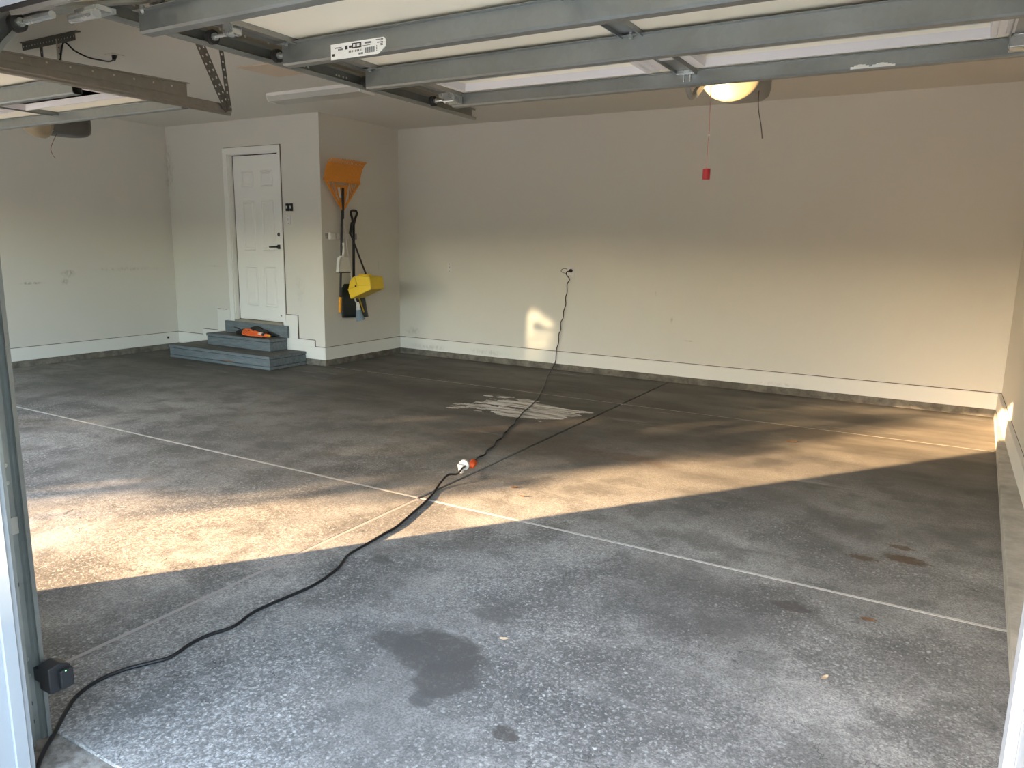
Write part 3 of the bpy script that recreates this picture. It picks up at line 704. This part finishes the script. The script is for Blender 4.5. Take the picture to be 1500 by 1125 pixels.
ZP = 2.192
YS = [1.105, 1.515, 2.06, 2.545, 3.10]
RX0, RX1 = -2.135, .165
gd = overhead_door(RX0, RX1, ZP, YS, [1.47, 2.02, 2.462, 3.072], 2.062,
                   [(-2.01, -1.035, 2.60, 2.975), (-.935, .10, 2.60, 2.975)], [RX0+.04, -.985, RX1-.04],
                   'cream single garage door raised overhead in the near bay', True)
gd['group'] = 'raised garage doors'
# opener bracket, top roller fixtures
for sgn, x in ((-1, RX0), (1, RX1)):
    zt_ = 2.158
    build('roller_bracket', MB().box(x+(-sgn)*.012, x+(-sgn)*.075, 2.985, 3.062, ZP-.05, ZP-.012).box(x-sgn*.012, x-sgn*.07, 2.99, 3.05, ZP-.022, ZP-.004).prism([(3.0, ZP-.055), (3.05, ZP-.055), (3.062, ZP-.012), (2.985, ZP-.012)], 'x', x-sgn*.012, x-sgn*.02), 'zinc', gd, bevel=.004)
    roller(gd, x, 3.02, zt_, sgn)
    for y in (1.78, 2.06, 2.545): roller(gd, x, y, zt_, sgn)
    build('roller_hinge', MB().box(x-sgn*.01, x-sgn*.06, 1.76, 1.80, ZP-.04, ZP-.006), 'zinc', gd, bevel=.003)
    roller(gd, x, 1.163, 2.052, sgn)
    build('lift_hinge', MB().box(x-sgn*.06, x-sgn*.165, 1.245, 1.295, 2.078, 2.090).tube([(x-sgn*.06, 1.235, 2.064), (x-sgn*.175, 1.235, 2.064)], .012, 12), 'zinc', gd)
    build('axle_sleeve', MB().tube([(x+sgn*.02, 1.163, 2.052), (x-sgn*.10, 1.163, 2.052)], .010, 10), 'zinc', gd)
# label on the second strut
lb = build('label', MB().prism([(-1.896, 2.104), (-1.69, 2.104), (-1.658, 2.124), (-1.658, 2.146), (-1.665, 2.153), (-1.896, 2.153)], 'y', 2.0165, 2.0185), 'paper', gd)
pm = MB(); yk = 2.0160
def blk(x0, x1, z0, z1): pm.box(-1.896+x0*.236, -1.896+x1*.236, yk, yk+.0006, 2.104+z0*.049, 2.104+z1*.049)
blk(.02, .07, .22, .38); blk(.27, .32, .56, .80); blk(.345, .395, .62, .76); blk(.40, .575, .56, .90)
for k in range(6): blk(.08+k*.022, .095+k*.022, .70, .77); blk(.14+k*.016, .15+k*.016, .56, .66)
for k in range(9): blk(.34+k*.03, .352+k*.03, .33, .46)
for k in range(5): blk(.51+k*.02, .522+k*.02, .12, .24)
for k in range(7): blk(.635+k*.018, .648+k*.018, .74, .86); blk(.60+k*.02, .614+k*.02, .62, .66)
for k in range(14): blk(.645+k*.0125, .645+k*.0125+(.004 if k % 3 else .008), .16, .50)
for k in range(6): blk(.84+k*.022, .855+k*.022, .86, .92); blk(.86+k*.018, .872+k*.018, .68, .74)
for k in range(4): blk(.845, .855, .18+k*.10, .24+k*.10); blk(.92, .96, .50+k*.1, .54+k*.1)
build('print', pm, 'print', lb)['kind'] = 'stuff'
lw = MB()
for k in range(6): lw.box(-1.896+(.425+k*.024)*.236, -1.896+(.438+k*.024)*.236, yk-.0004, yk, 2.104+.64*.049, 2.104+.83*.049)
build('print_mark', lw, 'paper', lb)['kind'] = 'stuff'
# opener arm between door and rail
am = build('opener_arm', MB().tube(smooth_path([(-1.0, 3.085, 2.172), (-1.0, 3.13, 2.135), (-1.0, 3.165, 2.112), (-1.0, 3.195, 2.112), (-1.0, 3.24, 2.142), (-1.0, 3.31, 2.185), (-1.0, 3.42, 2.25), (-1.0, 3.47, 2.285)], 4), .011, 8), 'galvd', gd, smooth=True)
build('arm_strap', MB().bar((-.990, 3.22, 2.128), (-.990, 3.44, 2.262), .005, .028, (0, -.5, 1)), 'zinc', am)
build('arm_bracket', MB().box(-1.02, -.95, 3.03, 3.09, ZP-.022, ZP-.006).box(-1.0, -.995, 3.06, 3.10, ZP-.045, ZP-.006).box(-.975, -.97, 3.06, 3.10, ZP-.045, ZP-.006), 'zinc', gd, bevel=.003)
build('stile_tag', B(-1.03, -.965, 2.80, 2.84, ZP-.0095, ZP-.0062), 'winfr', gd)
# scuffed pale paint on the top strut
pm2 = MB()
for k in range(12):
    x = -.385+k*.012; pm2.box(x, x+.013, 3.0695, 3.0712, ZP-.054, ZP-.054+.004+.010*abs(math.sin(k*.55+.4)))
build('paint_scuff', pm2, 'paper', gd)['kind'] = 'stuff'

LX0, LX1, ZPL = -8.44, -3.69, 2.252
yl = [1.01, 1.36, 1.80, 2.26, 2.79]
gl_ = overhead_door(LX0, LX1, ZPL, yl, [1.32, 1.76, 2.175, 2.765], 2.16,
                    [(-4.83, -3.78, 2.24, 2.585), (-6.02, -4.95, 2.24, 2.585), (-7.2, -6.14, 2.24, 2.585), (-8.36, -7.32, 2.24, 2.585)],
                    [LX1-.04, -4.89, -6.08, -7.26, LX0+.04], 'cream double garage door raised overhead in the far left bay')
gl_['group'] = 'raised garage doors'
for y in (2.72, 2.20, 1.70, 1.20): roller(gl_, LX1, y, 2.216, 1)

# tracks
def track(xw, sgn, yv, zh, yend, label, zfoot, hyb=None):
    """xw: web plane, sgn: side the channel opens to; yv: outer edge of the vertical leg; zh: lower edge of the horizontal leg"""
    o = thing('door_track', (xw, yv, zfoot), label, 'door track', 'galvanised door tracks')
    W = .055; R = .40
    prof = [(.010, .022), (.0, .020), (.0, .0), (W*.62, .0), (W*.72, .006), (W*.9, .006), (W, .012), (W, .024), (W-.012, .026)]
    zc_ = zh+W-R; path = [((yv, zfoot), (1, 0)), ((yv, zc_), (1, 0))]
    for k in range(1, 13):
        a = math.pi/2*k/12; path.append(((yv+R-R*math.cos(a), zc_+R*math.sin(a)), (math.cos(a), -math.sin(a))))
    path.append(((yend, zh+W), (0, -1)))
    rows = [[Vector((xw+sgn*b, p[0]+n[0]*a, p[1]+n[1]*a)) for a, b in prof] for p, n in path]
    ch = build('channel', MB().sheet(rows), 'galvd' if sgn < 0 else 'galv', o, solid=.0016)
    # support angle behind the horizontal leg
    y0 = yv+.42
    zt = zh+W
    build('support_angle', MB().prism([(y0, zt-.004), (yend-.29, zt-.004), (yend-.29, zt+.064), (y0, zt+.012)], 'x', xw-sgn*.003, xw-sgn*.006).bar((xw-sgn*.02, y0, zt+.0105), (xw-sgn*.02, yend-.29, zt+.0625), .030, .003), 'galvd', o)
    hm = MB()
    for k in range(16):
        y = y0+.1+k*.105
        if y < yend-.33: zq = zt+.008+.022*(y-y0); hm.tube([(xw+sgn*.0005-sgn*.003, y, zq), (xw-sgn*.0075, y, zq)], .005, 8)
    build('punched_hole', hm, plain('hole_light', (.62, .60, .55), .6), o)['kind'] = 'stuff'
    # jamb brackets
    for z in (.245, .84, 1.45):
        b_ = build('jamb_bracket', MB().box(xw-sgn*.002, xw-sgn*.005, yv-.035, yv+.035, z-.035, z+.035).box(xw-sgn*.005, xw-sgn*.075, yv-.036, yv-.033, z-.035, z-.004).box(xw-sgn*.005, xw-sgn*.075, yv-.036, yv-.033, z+.004, z+.035), 'galvd', o)
        for dz in (-.026, .026): build('bolt', MB().tube([(xw-sgn*.001, yv+.018, z+dz), (xw+sgn*.005, yv+.018, z+dz)], .007, 10), 'zinc', b_)
    sm = MB()
    for z in (.06, .12, .50, .70, 1.1): sm.box(xw+sgn*.0010, xw+sgn*.0016, yv+.012, yv+.022, z, z+.012)
    build('slot', sm, 'dkgrey', o)['kind'] = 'stuff'
    return o
t1 = track(-2.232, 1, 1.008, 2.130, 3.405, 'left track of the near garage door, its leg standing beside the black cord', 0)
build('punched_tab', MB().box(-2.2305, -2.2285, 1.018, 1.046, .66, .71), 'perfl', t1)
dm = MB()
for y in (2.185, 2.20, 2.225, 2.245, 2.40, 2.415, 2.44, 2.46): dm.tube([(-2.2311, y, 2.160), (-2.2295, y, 2.160)], .0045, 8)
build('slot_holes', dm, 'paper', t1)['kind'] = 'stuff'
track(.262, -1, 1.008, 2.130, 3.405, 'right track of the near garage door beside the right wall', 0)
t3 = track(-3.600, -1, .965, 2.187, 3.02, 'right track of the far left garage door, held by perforated straps', 0)
track(-8.515, 1, .965, 2.187, 3.02, 'left track of the far left garage door', 0)

# perforated hanger straps
def perf(a, b, w_, upv, mat='perf', flange=True):
    a = Vector(a); b = Vector(b); d = (b-a).normalized(); u = Vector(upv); sd = d.cross(u).normalized(); u = sd.cross(d)
    m = MB(); L = (b-a).length; nh = int(L/.038); t = .0025; hw = .0055
    # strap built as frames round each square hole
    rowsn = 2 if flange else 1; cw = w_/rowsn
    for r in range(rowsn):
        c0 = -w_/2+cw*(r+.5)
        for k in range(nh):
            s0 = a+d*(L*k/nh); s1 = a+d*(L*(k+1)/nh); mid = (s0+s1)/2
            def q(p, x): return p+sd*(c0+x)
            o1 = [q(s0, -cw/2), q(s0, cw/2), q(s1, cw/2), q(s1, -cw/2)]; i1 = [q(mid-d*hw, -hw), q(mid-d*hw, hw), q(mid+d*hw, hw), q(mid+d*hw, -hw)]
            m.add(o1+i1, [(0, 1, 5, 4), (1, 2, 6, 5), (2, 3, 7, 6), (3, 0, 4, 7)])
    return m, t
def perf_part(name, a, b, w_, upv, parent, mat='perf', flange=True):
    m, t = perf(a, b, w_, upv, mat, flange); return build(name, m, mat, parent, solid=t)
hg = thing('track_hanger', (-3.60, 2.99, 2.20), 'V-shaped perforated steel hanger at the end of the far left track', 'hanger')
perf_part('strap', (-3.585, 2.985, 2.205), (-3.585, 2.60, ZC), .056, (1, 0, 0), hg)
perf_part('strap', (-3.580, 2.990, 2.205), (-3.580, 2.90, ZC), .027, (1, 0, 0), hg, flange=False)
build('bolt', MB().tube([(-3.60, 2.985, 2.225), (-3.565, 2.985, 2.225)], .007, 8), 'zinc', hg)
hg2 = thing('track_hanger', (-2.25, 3.35, 2.18), 'perforated steel hanger above the end of the near track', 'hanger')
perf_part('strap', (-2.262, 3.02, 2.20), (-2.262, 3.10, ZC), .032, (1, 0, 0), hg2, flange=False)

# safety sensor
se = thing('safety_sensor', (-2.16, 1.07, .20), 'black safety beam sensor on the near door track', 'sensor')
build('housing', MB().prism([(1.035, .262), (1.07, .268), (1.10, .25), (1.108, .205), (1.09, .178), (1.035, .182)], 'x', -2.19, -2.135), 'blk', se, bevel=.004)
build('lens_hood', B(-2.134, -2.118, 1.06, 1.098, .19, .248), 'blk', se, bevel=.004)
build('bracket', MB().box(-2.225, -2.19, 1.04, 1.075, .20, .24), 'blk', se)
build('led', MB().ball((-2.117, 1.075, .246), .0018, 8, 5), 'led', se)

# ------------------------------------------------------------------ openers
def opener(cx, y0, z0, lit, label, mat, wiremat, wire):
    """y0: front of the motor case, z0: underside"""
    o = thing('door_opener', (cx, y0+.2, z0), label, 'door opener', 'garage door openers')
    # rounded case: superellipse cross-sections stacked in z
    rows = []
    for k, (dz, s) in enumerate(((0, .55), (.006, .80), (.025, .95), (.06, 1.0), (.13, 1.0), (.165, .93), (.175, .7))):
        ring = []
        for q in range(33):
            a = 2*math.pi*q/32; c, n_ = math.cos(a), math.sin(a); e = 2/3.2
            ring.append(Vector((cx+.132*s*math.copysign(abs(c)**e, c), y0+.24+.19*s*math.copysign(abs(n_)**e, n_), z0+dz)))
        rows.append(ring)
    m = MB().sheet(rows); m.f.append(tuple(range(31, -1, -1))); m.f.append(tuple(6*33+i for i in range(32)))
    case = build('case', m, mat, o, smooth=True)
    build('end_mark', B(cx+.02, cx+.11, y0+.018, y0+.022, z0+.115, z0+.128), 'red', case)
    # lamp lens at the front end, a half dome
    rows = []
    for i in range(9):
        t = math.pi/2*i/8
        rows.append([Vector((cx-.005+.135*math.cos(t)*math.cos(a), y0+.10-.17*math.cos(t)*math.sin(a), z0+.078-.112*math.sin(t))) for a in [math.pi*q/20 for q in range(21)]])
    build('lens', MB().sheet(rows), 'lens', o, smooth=True, solid=.002)
    build('reflector', B(cx-.11, cx+.10, y0+.10, y0+.108, z0+.015, z0+.12), 'white', o)
    build('bulb', MB().ball((cx-.03, y0+.03, z0+.035), .030, 16, 10), 'bulb' if lit else 'bulboff', o, smooth=True)
    build('socket', MB().tube([(cx-.03, y0+.055, z0+.045), (cx-.03, y0+.10, z0+.06)], .014, 10), 'white', o)
    build('antenna_wire', MB().tube(smooth_path(wire, 5), .0022, 6), wiremat, o, smooth=True)
    for x in (cx+.02, cx+.235):
        perf_part('hanger_leg', (x, y0+.12, z0+.165), (x, y0+.12, ZC-.03), .034, (0, 1, 0), o, flange=False)
    perf_part('hanger_leg', (cx+.272, y0+.105, z0+.165), (cx+.272, y0+.105, ZC-.03), .034, (1, 0, 0), o, 'perfl', flange=False)
    perf_part('ceiling_angle', (cx-.20, y0+.10, ZC-.035), (cx+.50, y0+.10, ZC-.035), .055, (0, 1, 0), o, flange=False)
    build('angle_top', B(cx-.22, cx+.52, y0+.095, y0+.13, ZC-.006, ZC-.0005), 'perf', o)
    build('rail', MB().box(cx-.018, cx+.018, 1.0, y0+.1, z0+.182, z0+.20).box(cx-.003, cx+.003, 1.0, y0+.1, z0+.15, z0+.182), 'galvd', o)
    return o
op1 = opener(-.965, 3.58, 2.205, True, 'taupe garage door opener with its lamp lit, behind the near door', 'opener', 'wire',
             [(-.855, 3.74, 2.225), (-.845, 3.71, 2.14), (-.825, 3.70, 2.06), (-.815, 3.70, 2.00)])
op2 = opener(-6.08, 3.24, 2.268, False, 'dark grey garage door opener with unlit lens in the far left bay', 'openerd', 'wirer',
             [(-6.02, 3.40, 2.285), (-6.03, 3.36, 2.20), (-6.06, 3.36, 2.155), (-6.04, 3.36, 2.11), (-6.01, 3.36, 2.085)])
pc = thing('opener_power_cable', (-6.0, 3.896, ZC), 'black power cord looping from the far opener to a ceiling outlet', 'cord')
build('cable', MB().tube(smooth_path([(-5.83, 3.30, 2.60), (-5.81, 3.35, 2.78), (-5.78, 3.37, 2.895), (-5.74, 3.42, 2.845), (-5.738, 3.52, 2.818), (-5.754, 3.62, 2.822), (-5.86, 3.76, 2.85), (-5.975, 3.875, 2.90)], 6), .006, 8), 'cordm', pc, smooth=True)
build('plug', MB().tube([(-5.97, 3.872, 2.895), (-5.995, 3.896, 2.940)], [.012, .022], 12), 'blk', pc, smooth=True)
build('outlet_cover', B(-6.045, -5.945, 3.845, 3.95, ZC-.006, ZC), 'ceil', pc, bevel=.002)
ph = thing('release_handle', (-.98, 3.40, 1.80), 'red release handle hanging on a cord from the near opener', 'handle')
build('grip', MB().tube([(-.980, 3.40, 1.796), (-.980, 3.40, 1.843)], .0165, 16), 'red', ph, bevel=.003)
build('cord', MB().tube(smooth_path([(-.980, 3.40, 1.840), (-.981, 3.40, 1.95), (-.979, 3.40, 2.0), (-.982, 3.40, 2.1), (-.983, 3.40, 2.22), (-.985, 3.40, 2.34)], 3), .0022, 6), 'redcord', ph)
build('knot', MB().ball((-.9805, 3.40, 1.985), .005, 8, 5), 'winfr', ph)

# ------------------------------------------------------------------ garden tools on the side wall
XW = XJ
rk = thing('tool_rack', (XW, 6.9, 1.55), 'grey wall rack with white clips holding the garden tools', 'rack')
build('bar', B(XW, XW+.014, 6.645, 7.16, 1.525, 1.585), 'galvd', rk, bevel=.003)
build('clip_box', B(XW+.014, XW+.055, 6.675, 6.775, 1.515, 1.597), 'white', rk, bevel=.012)
for y in (6.832, 6.912, 6.992, 7.072):
    build('clip', B(XW+.014, XW+.05, y-.024, y+.024, 1.525, 1.590), 'white', rk, bevel=.008)
build('end_tab', B(XW+.002, XW+.018, 7.14, 7.18, 1.52, 1.59), 'galvd', rk)

# leaf rake, head up
ra = thing('leaf_rake', (XW+.05, 6.79, .64), 'orange plastic leaf rake hung head up on the rack', 'rake')
XA = XW+.075
build('shaft', MB().tube([(XA, 6.795, .80), (XA, 6.872, 1.92)], .0145, 12), 'dkgrey', ra, smooth=True)
build('grip', MB().tube([(XA, 6.785, .645), (XA, 6.796, .83)], .020, 12), 'orangeg', ra, smooth=True)
build('ferrule', MB().tube([(XA+.004, 6.870, 1.76), (XA+.010, 6.880, 2.12)], .0165, 12), 'blk', ra, smooth=True)
hy0, hy1 = 6.615, 7.235; hc = (hy0+hy1)/2
headx = [(0, 2.195, XA-.030), (.25, 2.24, XA-.012), (.5, 2.30, XA+.004), (.75, 2.355, XA+.022), (1.0, 2.395, XA+.052)]
NT_ = 24; rows = []
for (t, z, x) in headx:
    r = []
    for k in range(NT_*2+1):
        y = hy0+(hy1-hy0)*k/(NT_*2); bow = .02*((y-hc)/.31)**2
        r.append(Vector((x-bow+(.004 if k % 2 else 0), y, z-.012*((y-hc)/.31)*0)))
    rows.append(r)
band = build('tine_band', MB().sheet(rows), 'orangep', ra, solid=.003)
for k in range(NT_):
    y = hy0+(hy1-hy0)*(k+.5)/NT_; bow = .02*((y-hc)/.31)**2
    build('tine', MB().tube([(XA+.048-bow, y, 2.390), (XA+.066-bow, y, 2.418), (XA+.108-bow, y+.004, 2.440)], [.0065, .006, .004], 5), 'orangep', ra)
ap = (XA, 6.873, 1.865)
for y, s in ((hy0, 1), (hy1, -1)):
    build('side_arm', MB().bar((XA-.035, y+.012*s, 2.205), (XA+.006, 6.873-.012*s, 1.87), .010, .030, (0, s, .6)), 'orangep', ra, bevel=.003)
build('cross_bar', MB().bar((XA-.032, hy0, 2.20), (XA-.032, hy1, 2.20), .012, .034), 'orangep', ra, bevel=.003)
build('centre_plate', MB().add([(XA-.024, 6.785, 2.155), (XA-.024, 7.005, 2.155), (XA+.004, 6.905, 1.90), (XA+.004, 6.843, 1.90)], [(0, 1, 2, 3)]), 'orangep', ra, solid=.008)
for y in (6.775, 7.015): build('rib', MB().bar((XA-.03, y, 2.19), (XA+.004, 6.873+(.025 if y > 6.9 else -.025), 1.93), .010, .018, (0, 1, 0)), 'orangep', ra)
for y0_, y1_, z_ in ((6.685, 6.80, 2.02), (6.73, 6.815, 2.0), (7.085, 6.985, 2.02), (7.135, 7.0, 2.06), (7.055, 6.95, 1.97)):
    build('rib', MB().bar((XA-.03, y0_, 2.19), (XA-.012, (y0_+y1_)/2, z_+.03), .006, .010, (0, 1, 0)), 'orangep', ra)
build('label', MB().bar((XA-.012, 6.83, 2.125), (XA+.000, 6.843, 2.005), .004, .036, (0, 1, 0)), 'paper', ra)

# snow shovel, D-grip up, dark blade down
sh = thing('snow_shovel', (XW+.05, 7.06, .55), 'black snow shovel with D-grip at top and dark blade below the dustpan', 'shovel')
XS = XW+.055
build('shaft', MB().tube([(XS, 7.063, .95), (XS, 7.085, 1.76)], .017, 12), 'blk', sh, smooth=True)
build('grip', MB().tube(smooth_path([(XS, 7.083, 1.70), (XS, 7.060, 1.775), (XS, 7.040, 1.83), (XS, 7.055, 1.862), (XS, 7.095, 1.868), (XS, 7.135, 1.862), (XS, 7.148, 1.83), (XS, 7.118, 1.775), (XS, 7.088, 1.70)], 5), .0145, 10), 'blk', sh, smooth=True)
rows = []
for t in range(9):
    z = .98-.42*t/8; rowp = []
    for k in range(13):
        s = -1+2*k/12; wd = .21+.03*(t/8)-(.07 if t == 0 else .025 if t == 1 else 0)
        rowp.append(Vector((XS-.046+.035*(1-s*s)*.6+.05*((t/8)**2)*.6+.012*math.cos(s*9)*.4, 7.085+s*wd+.02*(t/8), z-.012*s*(t/8))))
    rows.append(rowp)
build('blade', MB().sheet(rows), 'dkgreen', sh, smooth=True, solid=.006)
build('blade_rib', MB().bar((XS+.005, 7.12, .86), (XS+.022, 7.215, .62), .012, .012), 'yellow', sh)

# white hand dustpan
dp = thing('white_dustpan', (XW+.03, 6.86, 1.13), 'small white dustpan hanging from the rack in front of the rake shaft', 'dustpan')
XP = XW+.085
build('handle', MB().tube(smooth_path([(XP, 6.866, 1.475), (XP+.006, 6.862, 1.40), (XP, 6.855, 1.31)], 4), [.014]*4+[.017]*4+[.02], 12), 'white', dp, smooth=True)
rows = []
for t, (z, hw, dx) in enumerate(((1.325, .045, 0), (1.305, .085, .0), (1.27, .097, -.004), (1.20, .10, -.010), (1.13, .098, -.018))):
    rows.append([Vector((XP+.035+dx, 6.855-hw, z)), Vector((XP-.012+dx, 6.855-hw*.96, z)), Vector((XP-.02+dx, 6.855, z)), Vector((XP-.012+dx, 6.855+hw*.96, z)), Vector((XP+.035+dx, 6.855+hw, z))])
m = MB().sheet(rows); m.f.append((0, 1, 2, 3, 4)); build('pan', m, 'white', dp, solid=.004)
build('front_sheet', MB().add([(XP+.038, 6.80, 1.31), (XP+.038, 6.91, 1.31), (XP+.02, 6.955, 1.14), (XP+.02, 6.755, 1.14)], [(0, 1, 2, 3)]), 'white', dp, solid=.004)
build('lip', B(XP-.03, XP+.02, 6.755, 6.957, 1.122, 1.130), 'dkgrey', dp)

dp.location += Vector((.05, -.055, 0))

# broom with white stick and blue-grey bristles
br = thing('upright_broom', (XW+.05, 7.07, .54), 'broom with thin white stick and blue-grey bristles pointing down', 'broom')
XBm = XW+.115
build('stick', MB().tube([(XW+.062, 6.895, 1.82), (XW+.068, 6.95, 1.40), (XW+.074, 7.02, .98), (XW+.090, 7.045, .78), (XBm+.01, 7.05, .72)], .0095, 10), 'white', br, smooth=True)
build('collar', MB().tube([(XBm+.01, 7.047, .755), (XBm+.012, 7.062, .66)], [.020, .030], 12), 'white', br, smooth=True)
build('bristles', MB().tube([(XBm+.012, 7.062, .665), (XBm+.014, 7.07, .60), (XBm+.018, 7.082, .535)], [.030, .042, .058], 14), 'bluegrey', br)

# yellow lobby dustpan with two dark rods
yp = thing('yellow_dustpan', (-6.15, 7.05, .80), 'yellow long-handled box dustpan jutting from the wall tools', 'dustpan')
prof = [(-6.355, .905), (-6.315, .800), (-5.985, .930), (-6.005, 1.082), (-6.195, 1.088), (-6.275, 1.068), (-6.325, 1.015)]
cY0, cY1 = 6.94, 7.19
build('box', MB().prism(prof, 'y', cY0, cY1), 'yellow', yp, bevel=.014, seg=3)
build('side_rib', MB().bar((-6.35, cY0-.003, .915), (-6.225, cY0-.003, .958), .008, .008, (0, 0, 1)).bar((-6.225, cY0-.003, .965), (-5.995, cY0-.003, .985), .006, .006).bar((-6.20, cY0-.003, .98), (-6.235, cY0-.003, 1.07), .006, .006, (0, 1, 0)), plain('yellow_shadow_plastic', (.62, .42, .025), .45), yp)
build('pivot', MB().tube([(-6.222, cY0-.008, .963), (-6.222, cY0+.01, .963)], .011, 12), 'blk', yp)
build('top_hinge', MB().tube([(-6.19, cY0+.02, 1.095), (-6.06, cY0+.10, 1.095)], .016, 10).box(-6.18, -6.05, cY0+.03, cY0+.12, 1.07, 1.10), 'yellow', yp, bevel=.004)
for dx, dy, zt_ in ((0, 0, 1.70), (.012, -.02, 1.66)):
    build('rod', MB().tube([(XW+.088+dx, 6.985+dy, 1.60), (-6.13+dx, 7.03+dy, 1.10)], .0085, 8), 'blk', yp, smooth=True)
build('rod_grip', MB().tube([(XW+.088, 6.982, 1.58), (XW+.078, 7.03, 1.72)], .016, 10), 'blk', yp, smooth=True)

yp.location += Vector((.03, -.033, .003))

# ------------------------------------------------------------------ outdoors: tree that dapples the sunlight, evergreen added to block it
DD = SUN_D.normalized(); NN = Vector((DD.y, -DD.x, 0))
def outpt(u, dist, z):
    """ground point: u metres across the sun's azimuth, dist metres up-sun of the front wall"""
    return NN*u + DD*(.90/DD.y*0+.9*DD.y-dist) + Vector((0, 0, z))
tr = thing('shade_tree', outpt(-6.6, 13, -.16), 'leafy tree on the lawn left of the driveway', 'tree')
cr = outpt(-6.6, 13, 0)
build('trunk', MB().tube([cr+Vector((0, 0, -.16)), cr+Vector((.05, 0, 1.5)), cr+Vector((-.05, .1, 3.2)), cr+Vector((0, 0, 5.5))], [.24, .19, .15, .06], 12), 'bark', tr, smooth=True)
for k in range(9):
    a = 2*math.pi*k/9; z0_ = 2.2+.3*k
    build('branch', MB().tube([cr+Vector((0, 0, z0_)), cr+Vector((math.cos(a)*1.0, math.sin(a)*1.0, z0_+.5)), cr+Vector((math.cos(a)*2.0, math.sin(a)*2.0, z0_+.8))], [.07, .045, .015], 7), 'bark', tr, smooth=True)
rng = random.Random(3)
lm = MB(); cl = []
def put_leaf(p, s):
    a = Vector((rng.uniform(-1, 1), rng.uniform(-1, 1), rng.uniform(-1, 1))).normalized(); b = a.orthogonal().normalized(); c = a.cross(b)
    lm.add([p-b*s, p+c*s*.5, p+b*s, p-c*s*.5], [(0, 1, 2, 3)])
def clump(u, dist, z, r, n, s):
    c = outpt(u, dist, z)
    for _ in range(n):
        v = Vector((rng.gauss(0, 1), rng.gauss(0, 1), rng.gauss(0, 1)*.8))*r*.55; put_leaf(c+v, s*rng.uniform(.7, 1.3))
for k in range(230):
    z = rng.uniform(2.2, 7.6); u = rng.uniform(-9.6, -4.75 if z < 4.3 else -5.0); clump(u, rng.uniform(11, 15), z, .55, 60, .13)
for (u, z, r, n) in ((-4.45, 3.95, .26, 42), (-4.42, 3.4, .26, 34), (-4.62, 4.3, .28, 42), (-4.62, 4.75, .16, 14), (-4.36, 4.90, .10, 5), (-4.75, 5.2, .22, 22), (-4.18, 3.72, .12, 10), (-3.98, 3.5, .08, 5),
                     (-4.45, 5.45, .16, 12), (-4.2, 3.2, .14, 9), (-4.85, 4.9, .2, 12)):
    clump(u, rng.uniform(11.5, 14), z, r, n, .10)
build('foliage', lm, 'leaf', tr)['kind'] = 'stuff'
cn = thing('sun_block_evergreen', outpt(-1.75, 10, -.16), 'dense evergreen added out of view to block sun from the near door', 'tree')  # unseen, added to keep direct sun out of the near door
cc = outpt(-1.75, 10, 0)
build('trunk', MB().tube([cc+Vector((0, 0, -.16)), cc+Vector((0, 0, 7.5))], [.22, .05], 10), 'bark', cn, smooth=True)
em = MB()
for k in range(11):
    z0_ = .25+k*.66; r0 = 1.72*(1-max(0, k-7)/6.0); n_ = 22
    ring0 = [cc+Vector((math.cos(2*math.pi*q/n_)*r0*rng.uniform(.93, 1.07), math.sin(2*math.pi*q/n_)*r0*rng.uniform(.93, 1.07), z0_+rng.uniform(-.1, .1))) for q in range(n_)]
    ring1 = [cc+Vector((math.cos(2*math.pi*q/n_)*r0*.55, math.sin(2*math.pi*q/n_)*r0*.55, z0_+1.05)) for q in range(n_)]
    em.sheet([ring0+[ring0[0]], ring1+[ring1[0]]])
    em.add(ring0+[cc+Vector((0, 0, z0_+.2))], [(q, (q+1) % n_, n_) for q in range(n_)])
build('boughs', em, 'leaf', cn)['kind'] = 'stuff'

# unseen distant hedge, added to cut low sky glow on the back wall
hm_ = MB(); rows = []
NH = 120
for j in range(7):
    row = []
    for i in range(NH+1):
        a = math.pi*(1.02+.96*i/NH); t = j/6
        top = 4.1+1.3*mnoise.noise((i*.21, 2.2, 0))+.6*mnoise.noise((i*.9, 5, 0))
        R_ = 30+2.2*math.cos(t*math.pi*.5)*-1+.5*mnoise.noise((i*.8, j*1.7, 9))
        row.append(Vector((-3+R_*math.cos(a), 1+R_*math.sin(a), -.2+top*math.sin(t*math.pi*.5))))
    rows.append(row)
back = [v+(v-Vector((-3, 1, v.z))).normalized()*3 for v in rows[-1]]
rows.append(back); rows.append([Vector((v.x, v.y, -.2)) for v in back])
hd_ = build('sky_block_hedge', hm_.sheet(rows), 'leaf', loc=(-3, -29, -.2))
tag(hd_, 'long green hedge added out of view to cut low sky glow', 'hedge')
